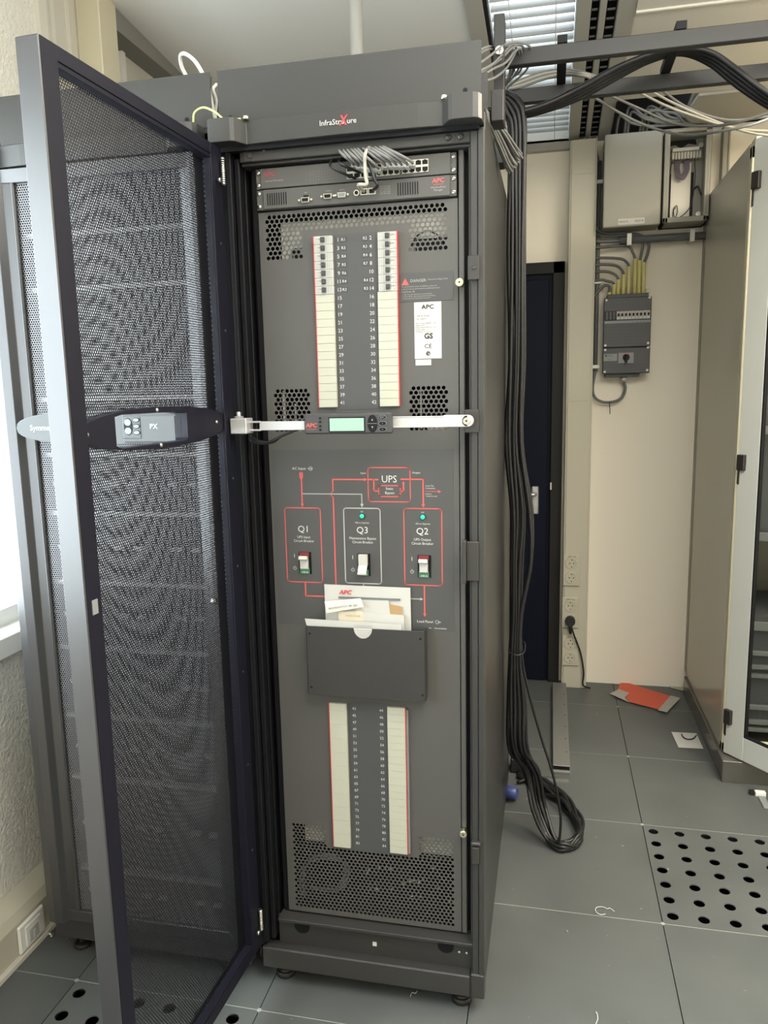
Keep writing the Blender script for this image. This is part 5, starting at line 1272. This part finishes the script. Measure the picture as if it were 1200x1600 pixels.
# ================================================================= FLOOR THINGS
def ptile(i, j, lab):
    x0, y0 = TX+i*T, TY+j*T; pt_ = thing('perforated_floor_tile', lab, 'floor tile', (x0+T/2, y0+T/2, -.03), 'perforated floor tiles')
    m = MB(); nx_, ny_ = 6, 7; w_, h_ = (T-2*g)/nx_, (T-2*g)/ny_; N = 20; r = .0158
    for a in range(nx_):
        for b2 in range(ny_):
            cx_, cy_ = x0+g+(a+.5)*w_-.011, y0+g+(b2+.5)*h_; ox, oy = x0+g+(a+.5)*w_, cy_; o = len(m.v)
            for z in (0,):
                for k in range(N):
                    t_ = 2*PI*k/N+PI/4; c, s_ = math.cos(t_), math.sin(t_); mm = 1/max(abs(c), abs(s_)); m.v.append((ox+c*mm*w_/2, oy+s_*mm*h_/2, z))
            for z in (0, -.003):
                for k in range(N): t_ = 2*PI*k/N+PI/4; m.v.append((cx_+r*math.cos(t_), cy_+r*math.sin(t_), z))
            for k in range(N): k2 = (k+1) % N; m.face((o+k, o+k2, o+N+k2, o+N+k)); m.face((o+N+k, o+N+k2, o+2*N+k2, o+2*N+k))
    xx0, xx1, yy0, yy1 = x0+g, x0+T-g, y0+g, y0+T-g
    m.add([(xx0,yy0,0),(xx1,yy0,0),(xx1,yy1,0),(xx0,yy1,0),(xx0,yy0,-.03),(xx1,yy0,-.03),(xx1,yy1,-.03),(xx0,yy1,-.03)], [(0,1,5,4),(1,2,6,5),(2,3,7,6),(3,0,4,7)])
    part('plate', m, M_floor, pt_)
ptile(0, 0, 'grey metal floor tile with a grid of round holes, right of the cable loop')
ptile(-3, -2, 'grey metal floor tile with round holes, in front under the open door')
# floor channel by the door
m = MB(); m.box(.762, .828, 1.23, 2.10, .0, .028); m.box(.762, .828, 1.215, 1.23, .0, .012)
fc = solo('floor_duct', m, mat('floor_duct_grey', (.15, .15, .14), .4), 'low grey metal floor duct running to the dark door', 'duct', bevel=.002)
m = MB(); m.box(.764, .826, 1.2295, 1.2305, .004, .026); part('open_end', m, M_black, fc)
m = MB(); m.box(.70, .822, 1.165, 1.175, .0, .006); solo('metal_strip', m, M_steel, 'thin bright metal strip on floor before the duct end', 'strip')
m = MB()
for k in range(6): m.dome((.816, 1.35+k*.12, .028), .003, (0, 0, 1), .5)
part('duct_screws', m, M_black, fc)
# blue and black plugs behind the rack corner
p = on(803, 1238, 'z', .03)
m = MB(); m.cyl((p.x-.03, p.y, .03), (p.x+.012, p.y-.01, .03), .026, 16, .022); solo('power_plug', m, M_blue, 'blue round plug on the floor behind the open rack', 'plug', bevel=.003)
m = MB(); m.box(.60, .655, 1.19, 1.25, .0, .06); m.cyl((.655, 1.22, .03), (.68, 1.20, .02), .018, 10, .012); solo('cable_connector', m, M_rubber, 'black connector block on the floor behind the blue plug', 'plug', bevel=.006)
# orange card with tape
def flat(name, pts, z, mt, lab, cat, grp=None, lift=()):
    P = [on(u, v, 'z', z) for u, v in pts]; n = len(P); m = MB()
    P = [p+Vector((0, 0, lift[i] if i < len(lift) else 0)) for i, p in enumerate(P)]
    m.v = [tuple(p) for p in P]+[tuple(p+Vector((0, 0, .0012))) for p in P]
    m.face([i for i in range(n)][::-1]); m.face([n+i for i in range(n)])
    for i in range(n): m.face((i, (i+1) % n, n+(i+1) % n, n+i))
    return m
oc = solo('card', flat('', [(971, 1064), (1048, 1088), (1031, 1109), (984, 1097), (974, 1086), (963, 1082)], .006, M_orange, '', ''), M_orange, 'orange-red card lying on the floor by the cream wall', 'card')
for pts, in (([(967, 1077), (983, 1083), (976, 1090), (984, 1098), (953, 1084)],), ([(1048, 1087), (1063, 1091), (1042, 1113), (1028, 1110)],)):
    part('tape_strip', flat('', pts, .0085, M_tape, '', ''), M_tape, oc)
m = flat('', [(1038, 1066), (1069, 1067), (1070, 1080), (1048, 1075)], .003, M_tape, '', '')
solo('paper_scrap', m, mat('scrap_beige', (.40, .37, .29), .7), 'beige paper scrap at the foot of the wall behind the orange card', 'paper')
m = flat('', [(1049, 1144), (1088, 1146), (1099, 1170), (1060, 1168)], .002, M_paper, '', '')
solo('paper_sheet', m, M_paper, 'pale square paper on the floor next to the cabinet base', 'paper')
m = MB(); m.tube([on(u, v, 'z', .008) for u, v in ((1065, 1147), (1068, 1152), (1075, 1155), (1083, 1154), (1088, 1149))], .0025); solo('cable_tie', m, M_rubber, 'black curved tie on the pale paper beside the cabinet', 'cable tie')
m = MB(); p = on(1188, 1240, 'z', .01); m.box(p.x-.018, p.x+.018, p.y-.008, p.y+.012, 0, .018); lt = solo('door_stop', m, M_white, 'small white and grey latch lying on floor by the cabinet', 'latch', bevel=.002)
m = MB(); m.box(p.x-.010, p.x+.014, p.y-.09, p.y-.008, 0, .006); part('tongue', m, M_lgrey, lt, bevel=.001)
m = MB(); m.box(p.x-.035, p.x-.018, p.y+.0, p.y+.02, 0, .014); part('black_tip', m, M_rubber, lt)
m = MB(); m.tube([on(u, v, 'z', .003) for u, v in ((946, 1428), (938, 1429), (931, 1424), (932, 1418), (942, 1417), (949, 1420), (953, 1419), (960, 1424))], .0010); solo('string', m, M_cab_white, 'curly white thread on the floor below the cable loop', 'string')
m = MB(); m.tube([on(u, v, 'z', .003) for u, v in ((931, 1600), (934, 1592), (933, 1584), (931, 1581))], .0010); solo('string', m, M_cab_white, 'short white thread at the bottom edge of the floor', 'string')
m = MB(); m.tube([on(u, v, 'z', .003) for u, v in ((641, 1557), (644, 1551), (649, 1552), (652, 1548))], .0009); solo('string', m, M_cab_white, 'tiny white thread on the floor under the rack front', 'string')
m = MB(); p = on(81, 1463, 'z', .0); m.cyl((p.x, p.y, 0), (p.x, p.y, .006), .006, 10); m.cyl((p.x, p.y, .004), (p.x-.02, p.y+.006, .006), .0035, 8); solo('screw', m, M_steel, 'loose silver screw on the floor beside the left wall duct', 'screw')
m = MB(); p = on(886, 1456, 'z', 0); m.cyl((p.x, p.y, 0), (p.x, p.y, .004), .0028, 8); solo('pebble', m, M_brass, 'tiny yellowish crumb on the floor tile', 'debris')
